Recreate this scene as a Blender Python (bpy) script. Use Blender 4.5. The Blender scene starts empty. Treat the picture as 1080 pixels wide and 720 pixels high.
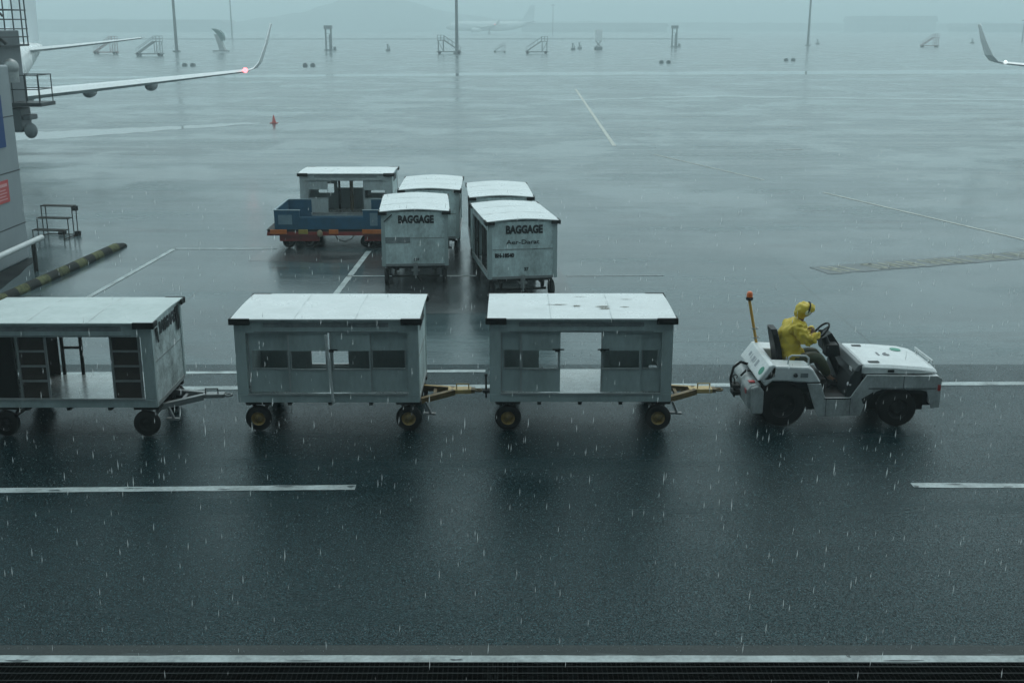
import bpy, math, random
from mathutils import Vector, Matrix, Euler
R = math.radians
random.seed(7)
scn = bpy.context.scene
COL = scn.collection
PI = math.pi

# ------------------------------------------------------------------ camera
CAM_H, FPX, PITCH = 6.24, 1200.0, R(15.46)
cam_d = bpy.data.cameras.new('camera'); cam = bpy.data.objects.new('camera', cam_d); COL.objects.link(cam)
cam.location = (0, 0, CAM_H); cam.rotation_euler = (R(90) - PITCH, 0, 0)
cam_d.sensor_width = 36; cam_d.sensor_fit = 'HORIZONTAL'; cam_d.lens = 36 * FPX / 1080
cam_d.clip_start = 0.1; cam_d.clip_end = 9000
scn.camera = cam

def g(px, py, z=0.0):
    """survey of the apron: a point measured in the photo -> metres on the plane z"""
    dx, dy = px - 540, 360 - py
    d = Vector((dx, FPX * math.cos(PITCH) + dy * math.sin(PITCH), -FPX * math.sin(PITCH) + dy * math.cos(PITCH)))
    t = (z - CAM_H) / d.z
    return Vector((d.x * t, d.y * t, z))

# ------------------------------------------------------------------ materials
MATS = {}
def nodes_of(m):
    m.use_nodes = True
    nt = m.node_tree
    return nt, nt.nodes, nt.links, nt.nodes['Principled BSDF']

def mat(name, col, rough=0.5, metal=0.0, dirt=0.0, dirt_col=(0.03, 0.03, 0.028), scale=3.0, emit=None, estr=0, bump=0.0, spec=0.5, streak=1.0, alpha=1.0):
    if name in MATS: return MATS[name]
    m = bpy.data.materials.new(name); MATS[name] = m
    nt, N, L, b = nodes_of(m)
    b.inputs['Base Color'].default_value = (*col, 1)
    b.inputs['Roughness'].default_value = rough
    b.inputs['Metallic'].default_value = metal
    b.inputs['Specular IOR Level'].default_value = spec
    b.inputs['Alpha'].default_value = alpha
    if emit:
        b.inputs['Emission Color'].default_value = (*emit, 1); b.inputs['Emission Strength'].default_value = estr
    tc = N.new('ShaderNodeTexCoord')
    if dirt > 0:
        mp = N.new('ShaderNodeMapping'); mp.inputs['Scale'].default_value = (1, 1, 1 / streak)
        L.new(tc.outputs['Object'], mp.inputs['Vector'])
        n1 = N.new('ShaderNodeTexNoise'); n1.inputs['Scale'].default_value = scale; n1.inputs['Detail'].default_value = 8; n1.inputs['Roughness'].default_value = 0.68
        n2 = N.new('ShaderNodeTexNoise'); n2.inputs['Scale'].default_value = scale * 9; n2.inputs['Detail'].default_value = 4
        L.new(mp.outputs['Vector'], n1.inputs['Vector']); L.new(mp.outputs['Vector'], n2.inputs['Vector'])
        mul = N.new('ShaderNodeMath'); mul.operation = 'MULTIPLY_ADD'; mul.inputs[1].default_value = 0.35
        L.new(n2.outputs['Fac'], mul.inputs[0]); L.new(n1.outputs['Fac'], mul.inputs[2])
        r = N.new('ShaderNodeValToRGB'); r.color_ramp.elements[0].position = 0.55; r.color_ramp.elements[0].color = (0.25, 0.25, 0.25, 1)
        r.color_ramp.elements[1].position = 0.93; r.color_ramp.elements[1].color = (1, 1, 1, 1)
        L.new(mul.outputs[0], r.inputs['Fac'])
        sc = N.new('ShaderNodeMath'); sc.operation = 'MULTIPLY'; sc.inputs[1].default_value = dirt
        L.new(r.outputs['Color'], sc.inputs[0])
        mx = N.new('ShaderNodeMix'); mx.data_type = 'RGBA'
        mx.inputs['A'].default_value = (*col, 1); mx.inputs['B'].default_value = (*dirt_col, 1)
        L.new(sc.outputs[0], mx.inputs['Factor']); L.new(mx.outputs['Result'], b.inputs['Base Color'])
        rr = N.new('ShaderNodeMath'); rr.operation = 'MULTIPLY_ADD'; rr.inputs[1].default_value = 0.3; rr.inputs[2].default_value = rough
        L.new(sc.outputs[0], rr.inputs[0]); L.new(rr.outputs[0], b.inputs['Roughness'])
    if bump > 0:
        n3 = N.new('ShaderNodeTexNoise'); n3.inputs['Scale'].default_value = 14; n3.inputs['Detail'].default_value = 3
        L.new(tc.outputs['Object'], n3.inputs['Vector'])
        bp = N.new('ShaderNodeBump'); bp.inputs['Strength'].default_value = bump; bp.inputs['Distance'].default_value = 0.02
        L.new(n3.outputs['Fac'], bp.inputs['Height']); L.new(bp.outputs['Normal'], b.inputs['Normal'])
    return m

def ground_mat(name, c_dark, c_light, r_lo, r_hi, stretch=(0.05, 0.35), grain=60, grain_amt=0.25, joints=False, bumpd=0.004, spec=0.4, stains=0.0, speckle=False, puddle=0.0, tint=(0.6, 0.95, 1.0), tracks=False):
    m = bpy.data.materials.new(name); MATS[name] = m
    nt, N, L, b = nodes_of(m)
    geo = N.new('ShaderNodeNewGeometry')
    def noise(scale, det, sx=1, sy=1, rough=0.55):
        mp = N.new('ShaderNodeMapping'); mp.inputs['Scale'].default_value = (sx, sy, 1)
        L.new(geo.outputs['Position'], mp.inputs['Vector'])
        n = N.new('ShaderNodeTexNoise'); n.inputs['Scale'].default_value = scale; n.inputs['Detail'].default_value = det; n.inputs['Roughness'].default_value = rough
        L.new(mp.outputs['Vector'], n.inputs['Vector']); return n
    big = noise(1.0, 7, stretch[0], stretch[1], 0.6)
    mid = noise(1.0, 6, 0.35, 1.4, 0.65)
    gr = noise(grain, 2)
    a1 = N.new('ShaderNodeMath'); a1.operation = 'MULTIPLY_ADD'; a1.inputs[1].default_value = 0.45
    L.new(mid.outputs['Fac'], a1.inputs[0]); L.new(big.outputs['Fac'], a1.inputs[2])
    ramp = N.new('ShaderNodeValToRGB')
    ramp.color_ramp.elements[0].position = 0.5; ramp.color_ramp.elements[0].color = (*c_dark, 1)
    ramp.color_ramp.elements[1].position = 0.95; ramp.color_ramp.elements[1].color = (*c_light, 1)
    L.new(a1.outputs[0], ramp.inputs['Fac'])
    gm = N.new('ShaderNodeMapRange'); gm.inputs['From Min'].default_value = 0.3; gm.inputs['From Max'].default_value = 0.7
    gm.inputs['To Min'].default_value = 1 - grain_amt; gm.inputs['To Max'].default_value = 1 + grain_amt
    L.new(gr.outputs['Fac'], gm.inputs['Value'])
    mul = N.new('ShaderNodeVectorMath'); mul.operation = 'SCALE'
    L.new(ramp.outputs['Color'], mul.inputs[0]); L.new(gm.outputs['Result'], mul.inputs['Scale'])
    col_out = mul.outputs['Vector']
    if joints:
        mp = N.new('ShaderNodeMapping'); mp.inputs['Rotation'].default_value = (0, 0, R(-0.4))
        L.new(geo.outputs['Position'], mp.inputs['Vector'])
        br = N.new('ShaderNodeTexBrick'); br.offset = 0; br.inputs['Scale'].default_value = 1
        br.inputs['Brick Width'].default_value = 7.5; br.inputs['Row Height'].default_value = 7.5
        br.inputs['Mortar Size'].default_value = 0.035; br.inputs['Mortar Smooth'].default_value = 0.4
        br.inputs['Color1'].default_value = (1, 1, 1, 1); br.inputs['Color2'].default_value = (0.86, 0.86, 0.86, 1); br.inputs['Mortar'].default_value = (0.55, 0.55, 0.55, 1)
        L.new(mp.outputs['Vector'], br.inputs['Vector'])
        m2 = N.new('ShaderNodeVectorMath'); m2.operation = 'MULTIPLY'
        L.new(col_out, m2.inputs[0]); L.new(br.outputs['Color'], m2.inputs[1]); col_out = m2.outputs['Vector']
    if stains > 0:
        st = noise(1.0, 5, 0.12, 0.5, 0.6); st.inputs['Scale'].default_value = 1.7
        sr = N.new('ShaderNodeValToRGB'); sr.color_ramp.elements[0].position = 0.56; sr.color_ramp.elements[0].color = (1, 1, 1, 1)
        sr.color_ramp.elements[1].position = 0.7; sr.color_ramp.elements[1].color = (1 - stains,) * 3 + (1,)
        L.new(st.outputs['Fac'], sr.inputs['Fac'])
        m3 = N.new('ShaderNodeVectorMath'); m3.operation = 'MULTIPLY'
        L.new(col_out, m3.inputs[0]); L.new(sr.outputs['Color'], m3.inputs[1]); col_out = m3.outputs['Vector']
    L.new(col_out, b.inputs['Base Color'])
    rm = N.new('ShaderNodeMapRange'); rm.inputs['From Min'].default_value = 0.52; rm.inputs['From Max'].default_value = 0.9
    rm.inputs['To Min'].default_value = r_lo; rm.inputs['To Max'].default_value = r_hi
    L.new(a1.outputs[0], rm.inputs['Value']); rough_out = rm.outputs['Result']; b.inputs['Specular Tint'].default_value = (*tint, 1)
    pm = None
    if puddle > 0:
        pn = noise(0.13, 7, 1.0, 1.0, 0.6); pm = N.new('ShaderNodeMapRange'); pm.interpolation_type = 'SMOOTHSTEP'
        pm.inputs['From Min'].default_value = 0.48; pm.inputs['From Max'].default_value = 0.60; pm.inputs['To Min'].default_value = 0; pm.inputs['To Max'].default_value = puddle
        L.new(pn.outputs['Fac'], pm.inputs['Value'])
        rx = N.new('ShaderNodeMix'); rx.data_type = 'FLOAT'; rx.inputs['B'].default_value = 0.05
        L.new(pm.outputs['Result'], rx.inputs['Factor']); L.new(rough_out, rx.inputs['A']); rough_out = rx.outputs['Result']
    if tracks:
        tn = noise(1.0, 4, 0.03, 1.1, 0.5); tr_ = N.new('ShaderNodeMapRange'); tr_.inputs['From Min'].default_value = 0.35; tr_.inputs['From Max'].default_value = 0.65
        tr_.inputs['To Min'].default_value = 0.5; tr_.inputs['To Max'].default_value = 1.5; L.new(tn.outputs['Fac'], tr_.inputs['Value'])
        tm_ = N.new('ShaderNodeMath'); tm_.operation = 'MULTIPLY'; L.new(rough_out, tm_.inputs[0]); L.new(tr_.outputs['Result'], tm_.inputs[1]); rough_out = tm_.outputs[0]
    L.new(rough_out, b.inputs['Roughness'])
    b.inputs['IOR'].default_value = 1.36
    b.inputs['Specular IOR Level'].default_value = spec
    if speckle:      # aggregate: some stones shed the film of water, some hold it
        sp_ = noise(34.0, 1); s2 = noise(90.0, 0)
        ml = N.new('ShaderNodeMath'); ml.operation = 'MULTIPLY'; L.new(sp_.outputs['Fac'], ml.inputs[0]); L.new(s2.outputs['Fac'], ml.inputs[1])
        sm_ = N.new('ShaderNodeMapRange'); sm_.inputs['From Min'].default_value = 0.18; sm_.inputs['From Max'].default_value = 0.36
        sm_.inputs['To Min'].default_value = spec*0.35; sm_.inputs['To Max'].default_value = spec*2.0
        L.new(ml.outputs[0], sm_.inputs['Value']); L.new(sm_.outputs['Result'], b.inputs['Specular IOR Level'])
        st_ = noise(62.0, 1); s4 = N.new('ShaderNodeMapRange'); s4.inputs['From Min'].default_value = 0.56; s4.inputs['From Max'].default_value = 0.66
        s4.inputs['To Min'].default_value = 0; s4.inputs['To Max'].default_value = 1.0
        L.new(st_.outputs['Fac'], s4.inputs['Value']); cm = N.new('ShaderNodeMix'); cm.data_type = 'RGBA'; cm.inputs['B'].default_value = (0.026, 0.074, 0.084, 1)
        L.new(col_out, cm.inputs['A']); L.new(s4.outputs['Result'], cm.inputs['Factor']); L.new(cm.outputs['Result'], b.inputs['Base Color'])
    # rain-pocked surface
    rp = noise(9.0, 3, 1, 1)
    ad = N.new('ShaderNodeMath'); ad.operation = 'MULTIPLY_ADD'; ad.inputs[1].default_value = 0.9 if speckle else 0.4
    rpm = N.new('ShaderNodeMath'); rpm.operation = 'MULTIPLY'; rpm.inputs[1].default_value = 0.35 if speckle else 1.0; L.new(rp.outputs['Fac'], rpm.inputs[0])
    L.new(gr.outputs['Fac'], ad.inputs[0]); L.new(rpm.outputs[0], ad.inputs[2])
    bp = N.new('ShaderNodeBump'); bp.inputs['Strength'].default_value = 1.0; bp.inputs['Distance'].default_value = bumpd
    if pm:
        iv = N.new('ShaderNodeMath'); iv.operation = 'MULTIPLY_ADD'; iv.inputs[1].default_value = -0.9; iv.inputs[2].default_value = 1.0
        L.new(pm.outputs['Result'], iv.inputs[0]); L.new(iv.outputs[0], bp.inputs['Strength'])
    L.new(ad.outputs[0], bp.inputs['Height']); L.new(bp.outputs['Normal'], b.inputs['Normal'])
    return m

M_APRON = ground_mat('wet_concrete', (0.02, 0.036, 0.040), (0.085, 0.122, 0.128), 0.12, 0.30, joints=True, bumpd=0.0045, stains=0.55, grain=35, grain_amt=0.12, puddle=0.5)
M_ROAD = ground_mat('wet_asphalt', (0.0006, 0.003, 0.0036), (0.003, 0.009, 0.0105), 0.13, 0.27, stretch=(0.12, 0.3), grain=48, grain_amt=0.8, bumpd=0.009, spec=0.29, tint=(0.45, 0.90, 0.97), tracks=True, puddle=0.5, speckle=True)
M_GUTTER = ground_mat('gutter_concrete', (0.025, 0.028, 0.028), (0.055, 0.058, 0.056), 0.35, 0.5, spec=0.25, stretch=(0.6, 2.0), grain=40)
M_WALLSHADE = ground_mat('painted_wall_shade', (0.002, 0.003, 0.003), (0.010, 0.012, 0.012), 0.3, 0.5, spec=0.1, stretch=(0.5, 0.9), grain=30)  # near-black tone standing in for the shade at the pier wall
M_LINE = mat('worn_white_line_paint', (0.50, 0.57, 0.57), 0.35, dirt=0.9, dirt_col=(0.10, 0.12, 0.12), scale=2.4)
M_LINE_FAINT = mat('faded_white_line_paint', (0.34, 0.37, 0.37), 0.3, dirt=0.8, dirt_col=(0.1, 0.11, 0.11), scale=1.2)
M_YLINE = mat('worn_yellow_line_paint', (0.50, 0.51, 0.44), 0.3, dirt=0.7, dirt_col=(0.12, 0.13, 0.12), scale=1.2)
M_RLINE = mat('faded_red_line_paint', (0.15, 0.105, 0.10), 0.3, dirt=0.9, dirt_col=(0.085, 0.09, 0.09), scale=0.8)
M_BLACKPAINT = mat('black_ground_paint', (0.02, 0.025, 0.026), 0.5, dirt=0.4, dirt_col=(0.08, 0.085, 0.085), scale=1)
M_ROOF = mat('wet_white_roof_sheet', (0.76, 0.78, 0.78), 0.24, dirt=0.38, dirt_col=(0.32, 0.35, 0.34), scale=1.5, bump=0.25)
M_ROOF_GREEN = mat('aged_pale_roof_sheet', (0.58, 0.64, 0.63), 0.3, dirt=0.45, dirt_col=(0.2, 0.26, 0.24), scale=1.3, bump=0.12)
M_ALU = mat('dull_aluminium_panel', (0.48, 0.57, 0.57), 0.38, 0.12, dirt=0.6, dirt_col=(0.16, 0.185, 0.18), scale=2.2, streak=3, bump=0.06)
M_ALU2 = mat('lighter_aluminium_panel', (0.56, 0.62, 0.62), 0.36, 0.15, dirt=0.6, dirt_col=(0.1, 0.105, 0.1), scale=2.7, streak=3, bump=0.06)
M_END = mat('painted_end_sheet', (0.78, 0.92, 0.92), 0.34, 0.05, dirt=0.8, dirt_col=(0.18, 0.21, 0.205), scale=2.4, streak=2, bump=0.1)
M_END_DIRTY = mat('grimy_end_sheet', (0.8, 0.9, 0.9), 0.36, 0.05, dirt=1.0, dirt_col=(0.07, 0.085, 0.08), scale=3.5, streak=1.5, bump=0.1)
M_RAIL = mat('bare_metal_rail', (0.5, 0.52, 0.52), 0.3, 0.4, dirt=0.4, dirt_col=(0.12, 0.12, 0.11))
M_DECK = mat('wet_metal_deck', (0.40, 0.45, 0.45), 0.2, 0.45, dirt=0.5, dirt_col=(0.15, 0.15, 0.14), scale=4)
M_DARK = mat('dark_chassis_steel', (0.014, 0.016, 0.016), 0.55, spec=0.3, dirt=0.5, dirt_col=(0.045, 0.035, 0.025), scale=8)
M_BLACK = mat('black_rubber', (0.008, 0.009, 0.009), 0.6, spec=0.2)
M_TYRE = mat('tyre_rubber', (0.008, 0.008, 0.008), 0.6, dirt=0.4, dirt_col=(0.016, 0.015, 0.013), scale=10, spec=0.2)
M_RIMY = mat('dirty_yellow_rim', (0.45, 0.28, 0.05), 0.45, dirt=1.0, dirt_col=(0.04, 0.03, 0.02), scale=9)
M_RIMD = mat('dark_rim', (0.010, 0.010, 0.010), 0.6, spec=0.15)
M_YBAR = mat('scuffed_yellow_drawbar', (0.72, 0.50, 0.18), 0.4, dirt=0.6, dirt_col=(0.12, 0.08, 0.04), scale=6)
M_RUSTBAR = mat('rusty_dark_yellow_bar', (0.26, 0.17, 0.055), 0.45, dirt=0.9, dirt_col=(0.02, 0.016, 0.012), scale=7)
M_GALV = mat('galvanised_steel', (0.36, 0.38, 0.38), 0.4, 0.5, dirt=0.5, dirt_col=(0.1, 0.1, 0.1), scale=6)
M_INK = mat('black_stencil_ink', (0.015, 0.016, 0.018), 0.45)
M_INKGREY = mat('grey_marking_ink', (0.16, 0.17, 0.19), 0.5, dirt=0.4, dirt_col=(0.25, 0.25, 0.25), scale=10)
M_TAPE = mat('grey_patch_tape', (0.12, 0.14, 0.15), 0.5, dirt=0.9, dirt_col=(0.30, 0.33, 0.33), scale=9)
M_RUST = mat('rust_brown_board', (0.06, 0.045, 0.035), 0.7, dirt=0.7, dirt_col=(0.02, 0.016, 0.012), scale=5)
M_WHITE = mat('scuffed_white_vehicle_paint', (0.80, 0.82, 0.82), 0.3, dirt=0.4, dirt_col=(0.22, 0.23, 0.22), scale=3)
M_WHITE2 = mat('grimy_white_vehicle_paint', (0.52, 0.55, 0.55), 0.33, dirt=0.75, dirt_col=(0.1, 0.1, 0.095), scale=4, streak=2)
M_GREEN = mat('green_logo_paint', (0.01, 0.24, 0.15), 0.4)
M_DGREY = mat('dark_grey_plastic', (0.028, 0.034, 0.036), 0.5, spec=0.3)
M_VINYL = mat('black_vinyl', (0.010, 0.012, 0.012), 0.5, spec=0.25)
M_ORANGE = mat('orange_beacon_lens', (0.75, 0.16, 0.04), 0.3)
M_REDL = mat('red_lens', (0.4, 0.03, 0.03), 0.3)
M_LENS = mat('headlamp_lens', (0.65, 0.68, 0.68), 0.12)
M_JACKET = mat('wet_yellow_rain_fabric', (0.72, 0.52, 0.04), 0.38, dirt=0.45, dirt_col=(0.38, 0.27, 0.02), scale=7, bump=0.5)
M_TROUS = mat('wet_olive_trouser_fabric', (0.055, 0.062, 0.025), 0.5, dirt=0.5, dirt_col=(0.02, 0.022, 0.012), scale=7, bump=0.5)
M_SKIN = mat('skin', (0.24, 0.13, 0.085), 0.5)
M_HAIR = mat('black_hair', (0.012, 0.01, 0.009), 0.5)
M_BLUE = mat('scuffed_blue_steel', (0.008, 0.10, 0.20), 0.42, dirt=0.8, dirt_col=(0.02, 0.06, 0.08), scale=3, streak=1.5)
M_BLUEW = mat('rubbed_pale_blue_patch', (0.20, 0.29, 0.34), 0.5, dirt=0.6, dirt_col=(0.05, 0.12, 0.17), scale=6)
M_RED = mat('dull_red_oxide_frame', (0.34, 0.03, 0.02), 0.5, dirt=0.6, dirt_col=(0.04, 0.02, 0.018), scale=4)
M_OR = mat('dirty_orange_block', (0.65, 0.16, 0.02), 0.5, dirt=0.5, dirt_col=(0.12, 0.06, 0.03), scale=9)
M_YEL = mat('dirty_yellow_block', (0.42, 0.30, 0.05), 0.5, dirt=0.6, dirt_col=(0.12, 0.09, 0.03), scale=9)
M_WALL = mat('grey_blue_wall_panel', (0.25, 0.285, 0.30), 0.4, dirt=0.3, dirt_col=(0.14, 0.16, 0.17), scale=1.5, streak=4)
M_SEAM = mat('panel_seam', (0.03, 0.033, 0.035), 0.6)
M_SIGNB = mat('blue_sign_face', (0.01, 0.045, 0.16), 0.5, spec=0.2)
M_SIGNR = mat('red_sign_face', (0.45, 0.04, 0.04), 0.4)
M_SIGNW = mat('white_sign_ink', (0.75, 0.75, 0.75), 0.4)
M_PIPE = mat('white_pipe_paint', (0.62, 0.65, 0.65), 0.32, dirt=0.4, dirt_col=(0.2, 0.21, 0.2), scale=3)
M_KY = mat('worn_yellow_kerb_paint', (0.17, 0.18, 0.08), 0.6, spec=0.15, dirt=1.0, dirt_col=(0.01, 0.012, 0.01), scale=5)
M_KB = mat('black_kerb_paint', (0.006, 0.008, 0.008), 0.6, spec=0.15, dirt=0.5, dirt_col=(0.03, 0.035, 0.03), scale=6)
M_PLANE = mat('white_aircraft_paint', (0.72, 0.74, 0.74), 0.25, dirt=0.15, dirt_col=(0.4, 0.4, 0.4), scale=0.6)
M_PGREY = mat('grey_aircraft_metal', (0.2, 0.22, 0.23), 0.35, 0.2)
M_PDARK = mat('dark_aircraft_trim', (0.03, 0.05, 0.07), 0.35)
M_NAV = mat('red_navigation_lamp', (0.8, 0.05, 0.05), 0.3, emit=(1, 0.12, 0.14), estr=6)
M_NAVW = mat('white_navigation_lamp', (0.8, 0.8, 0.8), 0.3, emit=(0.9, 1, 1), estr=0.8)
M_MAST = mat('mast_steel', (0.07, 0.085, 0.09), 0.5)
M_FAR = mat('weathered_far_metal', (0.13, 0.15, 0.155), 0.6)
M_FARP = mat('faded_red_far_metal', (0.22, 0.10, 0.10), 0.6)
M_DGREEN = mat('dark_green_canopy', (0.02, 0.09, 0.085), 0.5)
M_BUILD = mat('far_building_cladding', (0.15, 0.17, 0.18), 0.6)
M_BUILDD = mat('far_building_roof', (0.06, 0.07, 0.075), 0.6)
M_HILL = mat('forested_hillside', (0.035, 0.05, 0.045), 0.9, dirt=0.6, dirt_col=(0.06, 0.075, 0.07), scale=0.02)
M_CONE = mat('red_cone_plastic', (0.4, 0.06, 0.05), 0.4)
M_GRATE = mat('drain_grate_iron', (0.022, 0.028, 0.028), 0.5, spec=0.3)
M_VOID = mat('drain_channel_dark', (0.002, 0.002, 0.002), 0.9, spec=0.0)
M_GLASS = mat('terminal_dark_glass', (0.02, 0.03, 0.035), 0.12)
M_WATER = mat('standing_water', (0.13, 0.145, 0.15), 0.07, spec=0.6)
M_DROP = bpy.data.materials.new('rain_drop'); M_DROP.use_nodes = True
_N, _L = M_DROP.node_tree.nodes, M_DROP.node_tree.links; _N.clear()
_o = _N.new('ShaderNodeOutputMaterial'); _t = _N.new('ShaderNodeBsdfTranslucent'); _d = _N.new('ShaderNodeBsdfDiffuse'); _tr = _N.new('ShaderNodeBsdfTransparent')
_t.inputs['Color'].default_value = (0.95, 0.97, 0.97, 1); _d.inputs['Color'].default_value = (0.95, 0.97, 0.97, 1)
_a = _N.new('ShaderNodeMixShader'); _a.inputs[0].default_value = 0.35; _L.new(_t.outputs[0], _a.inputs[1]); _L.new(_d.outputs[0], _a.inputs[2])
_b = _N.new('ShaderNodeMixShader'); _b.inputs[0].default_value = 0.5; _L.new(_a.outputs[0], _b.inputs[1]); _L.new(_tr.outputs[0], _b.inputs[2]); _L.new(_b.outputs[0], _o.inputs['Surface'])
M_SPLASH = mat('splash_water', (0.7, 0.76, 0.78), 0.2, alpha=0.35)

# ------------------------------------------------------------------ mesh builder
class MB:
    def __init__(s): s.v = []; s.f = []; s.sm = []; s.mi = []; s.m = 0
    def _add(s, vs, fs, smooth=False):
        o = len(s.v); s.v += [tuple(v) for v in vs]
        for f in fs: s.f.append([i + o for i in f]); s.sm.append(smooth); s.mi.append(s.m)
    def box(s, x0, x1, y0, y1, z0, z1, M=None):
        vs = [Vector(p) for p in ((x0,y0,z0),(x1,y0,z0),(x1,y1,z0),(x0,y1,z0),(x0,y0,z1),(x1,y0,z1),(x1,y1,z1),(x0,y1,z1))]
        if M: vs = [M @ v for v in vs]
        s._add(vs, [(0,3,2,1),(4,5,6,7),(0,1,5,4),(1,2,6,5),(2,3,7,6),(3,0,4,7)]); return s
    def prism(s, pts, y0, y1):            # side profile in x,z pushed along y
        n = len(pts); a = sum(pts[i][0]*pts[(i+1)%n][1]-pts[(i+1)%n][0]*pts[i][1] for i in range(n))
        if a < 0: pts = pts[::-1]
        vs = [(x, y0, z) for x, z in pts] + [(x, y1, z) for x, z in pts]
        fs = [list(range(n)), list(range(2*n-1, n-1, -1))] + [((i+1)%n, i, i+n, (i+1)%n+n) for i in range(n)]
        s._add(vs, fs); return s
    def slab(s, pts, z0, z1):             # plan outline pushed up
        n = len(pts); a = sum(pts[i][0]*pts[(i+1)%n][1]-pts[(i+1)%n][0]*pts[i][1] for i in range(n))
        if a < 0: pts = pts[::-1]
        vs = [(p[0], p[1], z0) for p in pts] + [(p[0], p[1], z1) for p in pts]
        fs = [list(range(n-1, -1, -1)), list(range(n, 2*n))] + [(i, (i+1)%n, (i+1)%n+n, i+n) for i in range(n)]
        s._add(vs, fs); return s
    def sheet(s, pts, z):
        n = len(pts); a = sum(pts[i][0]*pts[(i+1)%n][1]-pts[(i+1)%n][0]*pts[i][1] for i in range(n))
        if a < 0: pts = pts[::-1]
        s._add([(p[0], p[1], z) for p in pts], [list(range(n))]); return s
    def rod(s, p0, p1, r0, r1=None, n=10, caps=True):
        p0, p1 = Vector(p0), Vector(p1); r1 = r0 if r1 is None else r1
        d = (p1 - p0).normalized(); u = d.orthogonal().normalized(); w = d.cross(u)
        vs = []
        for p, r in ((p0, r0), (p1, r1)):
            for i in range(n):
                a = 2*PI*i/n; vs.append(p + (u*math.cos(a) + w*math.sin(a))*r)
        s._add(vs, [(i, (i+1)%n, (i+1)%n+n, i+n) for i in range(n)], n > 6)
        if caps: s._add(vs, [tuple(range(n-1, -1, -1)), tuple(range(n, 2*n))])
        return s
    def tube(s, pts, r, n=8):
        for a, b in zip(pts[:-1], pts[1:]): s.rod(a, b, r, n=n)
        for p in pts[1:-1]: s.ball(p, r*1.0, n, 4)
        return s
    def bar(s, p0, p1, w, h):             # rectangular bar
        p0, p1 = Vector(p0), Vector(p1); d = (p1-p0).normalized()
        side = d.cross(Vector((0,0,1)))
        if side.length < 1e-4: side = Vector((0,1,0))
        side.normalize(); up = side.cross(d)
        vs = []
        for p in (p0, p1):
            for a, b in ((-1,-1),(1,-1),(1,1),(-1,1)): vs.append(p + side*(a*w/2) + up*(b*h/2))
        s._add(vs, [(0,1,2,3),(7,6,5,4),(0,4,5,1),(1,5,6,2),(2,6,7,3),(3,7,4,0)]); return s
    def ball(s, c, r, n=12, m=8, sc=(1,1,1), M=None):
        vs = []; c = Vector(c)
        for j in range(m+1):
            th = PI*j/m
            for i in range(n):
                a = 2*PI*i/n; v = Vector((math.sin(th)*math.cos(a)*r*sc[0], math.sin(th)*math.sin(a)*r*sc[1], math.cos(th)*r*sc[2]))
                if M: v = M @ v
                vs.append(c + v)
        s._add(vs, [(j*n+i, (j+1)*n+i, (j+1)*n+(i+1)%n, j*n+(i+1)%n) for j in range(m) for i in range(n)], True); return s
    def lathe(s, prof, c=(0,0,0), axis='y', n=24):     # prof = [(radius, along)]
        vs = []; k = len(prof)
        for r, t in prof:
            for i in range(n):
                a = 2*PI*i/n; p = (r*math.cos(a), r*math.sin(a))
                v = (p[0], t, p[1]) if axis == 'y' else ((p[0], p[1], t) if axis == 'z' else (t, p[0], p[1]))
                vs.append((v[0]+c[0], v[1]+c[1], v[2]+c[2]))
        s._add(vs, [(j*n+i, j*n+(i+1)%n, (j+1)*n+(i+1)%n, (j+1)*n+i) for j in range(k-1) for i in range(n)], True); return s
    def loft(s, rings, smooth=True, caps=True):
        n = len(rings[0]); vs = [p for r in rings for p in r]
        s._add(vs, [(j*n+i, j*n+(i+1)%n, (j+1)*n+(i+1)%n, (j+1)*n+i) for j in range(len(rings)-1) for i in range(n)], smooth)
        if caps: s._add(vs, [tuple(range(n-1,-1,-1)), tuple(range((len(rings)-1)*n, len(rings)*n))])
        return s
    def ring(s, c, r, t, M=None, n=24, k=6):
        vs = []; c = Vector(c)
        for i in range(n):
            a = 2*PI*i/n
            for j in range(k):
                b = 2*PI*j/k; v = Vector(((r+t*math.cos(b))*math.cos(a), (r+t*math.cos(b))*math.sin(a), t*math.sin(b)))
                vs.append(c + (M @ v if M else v))
        s._add(vs, [(i*k+j, ((i+1)%n)*k+j, ((i+1)%n)*k+(j+1)%k, i*k+(j+1)%k) for i in range(n) for j in range(k)], True); return s
    def build(s, name, m, parent=None, bevel=0, loc=None):
        me = bpy.data.meshes.new(name); me.from_pydata(s.v, [], s.f)
        for mm in (m if isinstance(m, (list, tuple)) else [m]): me.materials.append(mm)
        me.polygons.foreach_set('use_smooth', s.sm); me.polygons.foreach_set('material_index', s.mi); me.update()
        import bmesh
        bm = bmesh.new(); bm.from_mesh(me); bmesh.ops.recalc_face_normals(bm, faces=bm.faces); bm.to_mesh(me); bm.free()
        o = bpy.data.objects.new(name, me); COL.objects.link(o)
        if parent: o.parent = parent
        if loc: o.location = loc
        if bevel:
            b = o.modifiers.new('edge', 'BEVEL'); b.width = bevel; b.segments = 2; b.limit_method = 'ANGLE'; b.angle_limit = R(40)
        return o

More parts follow.
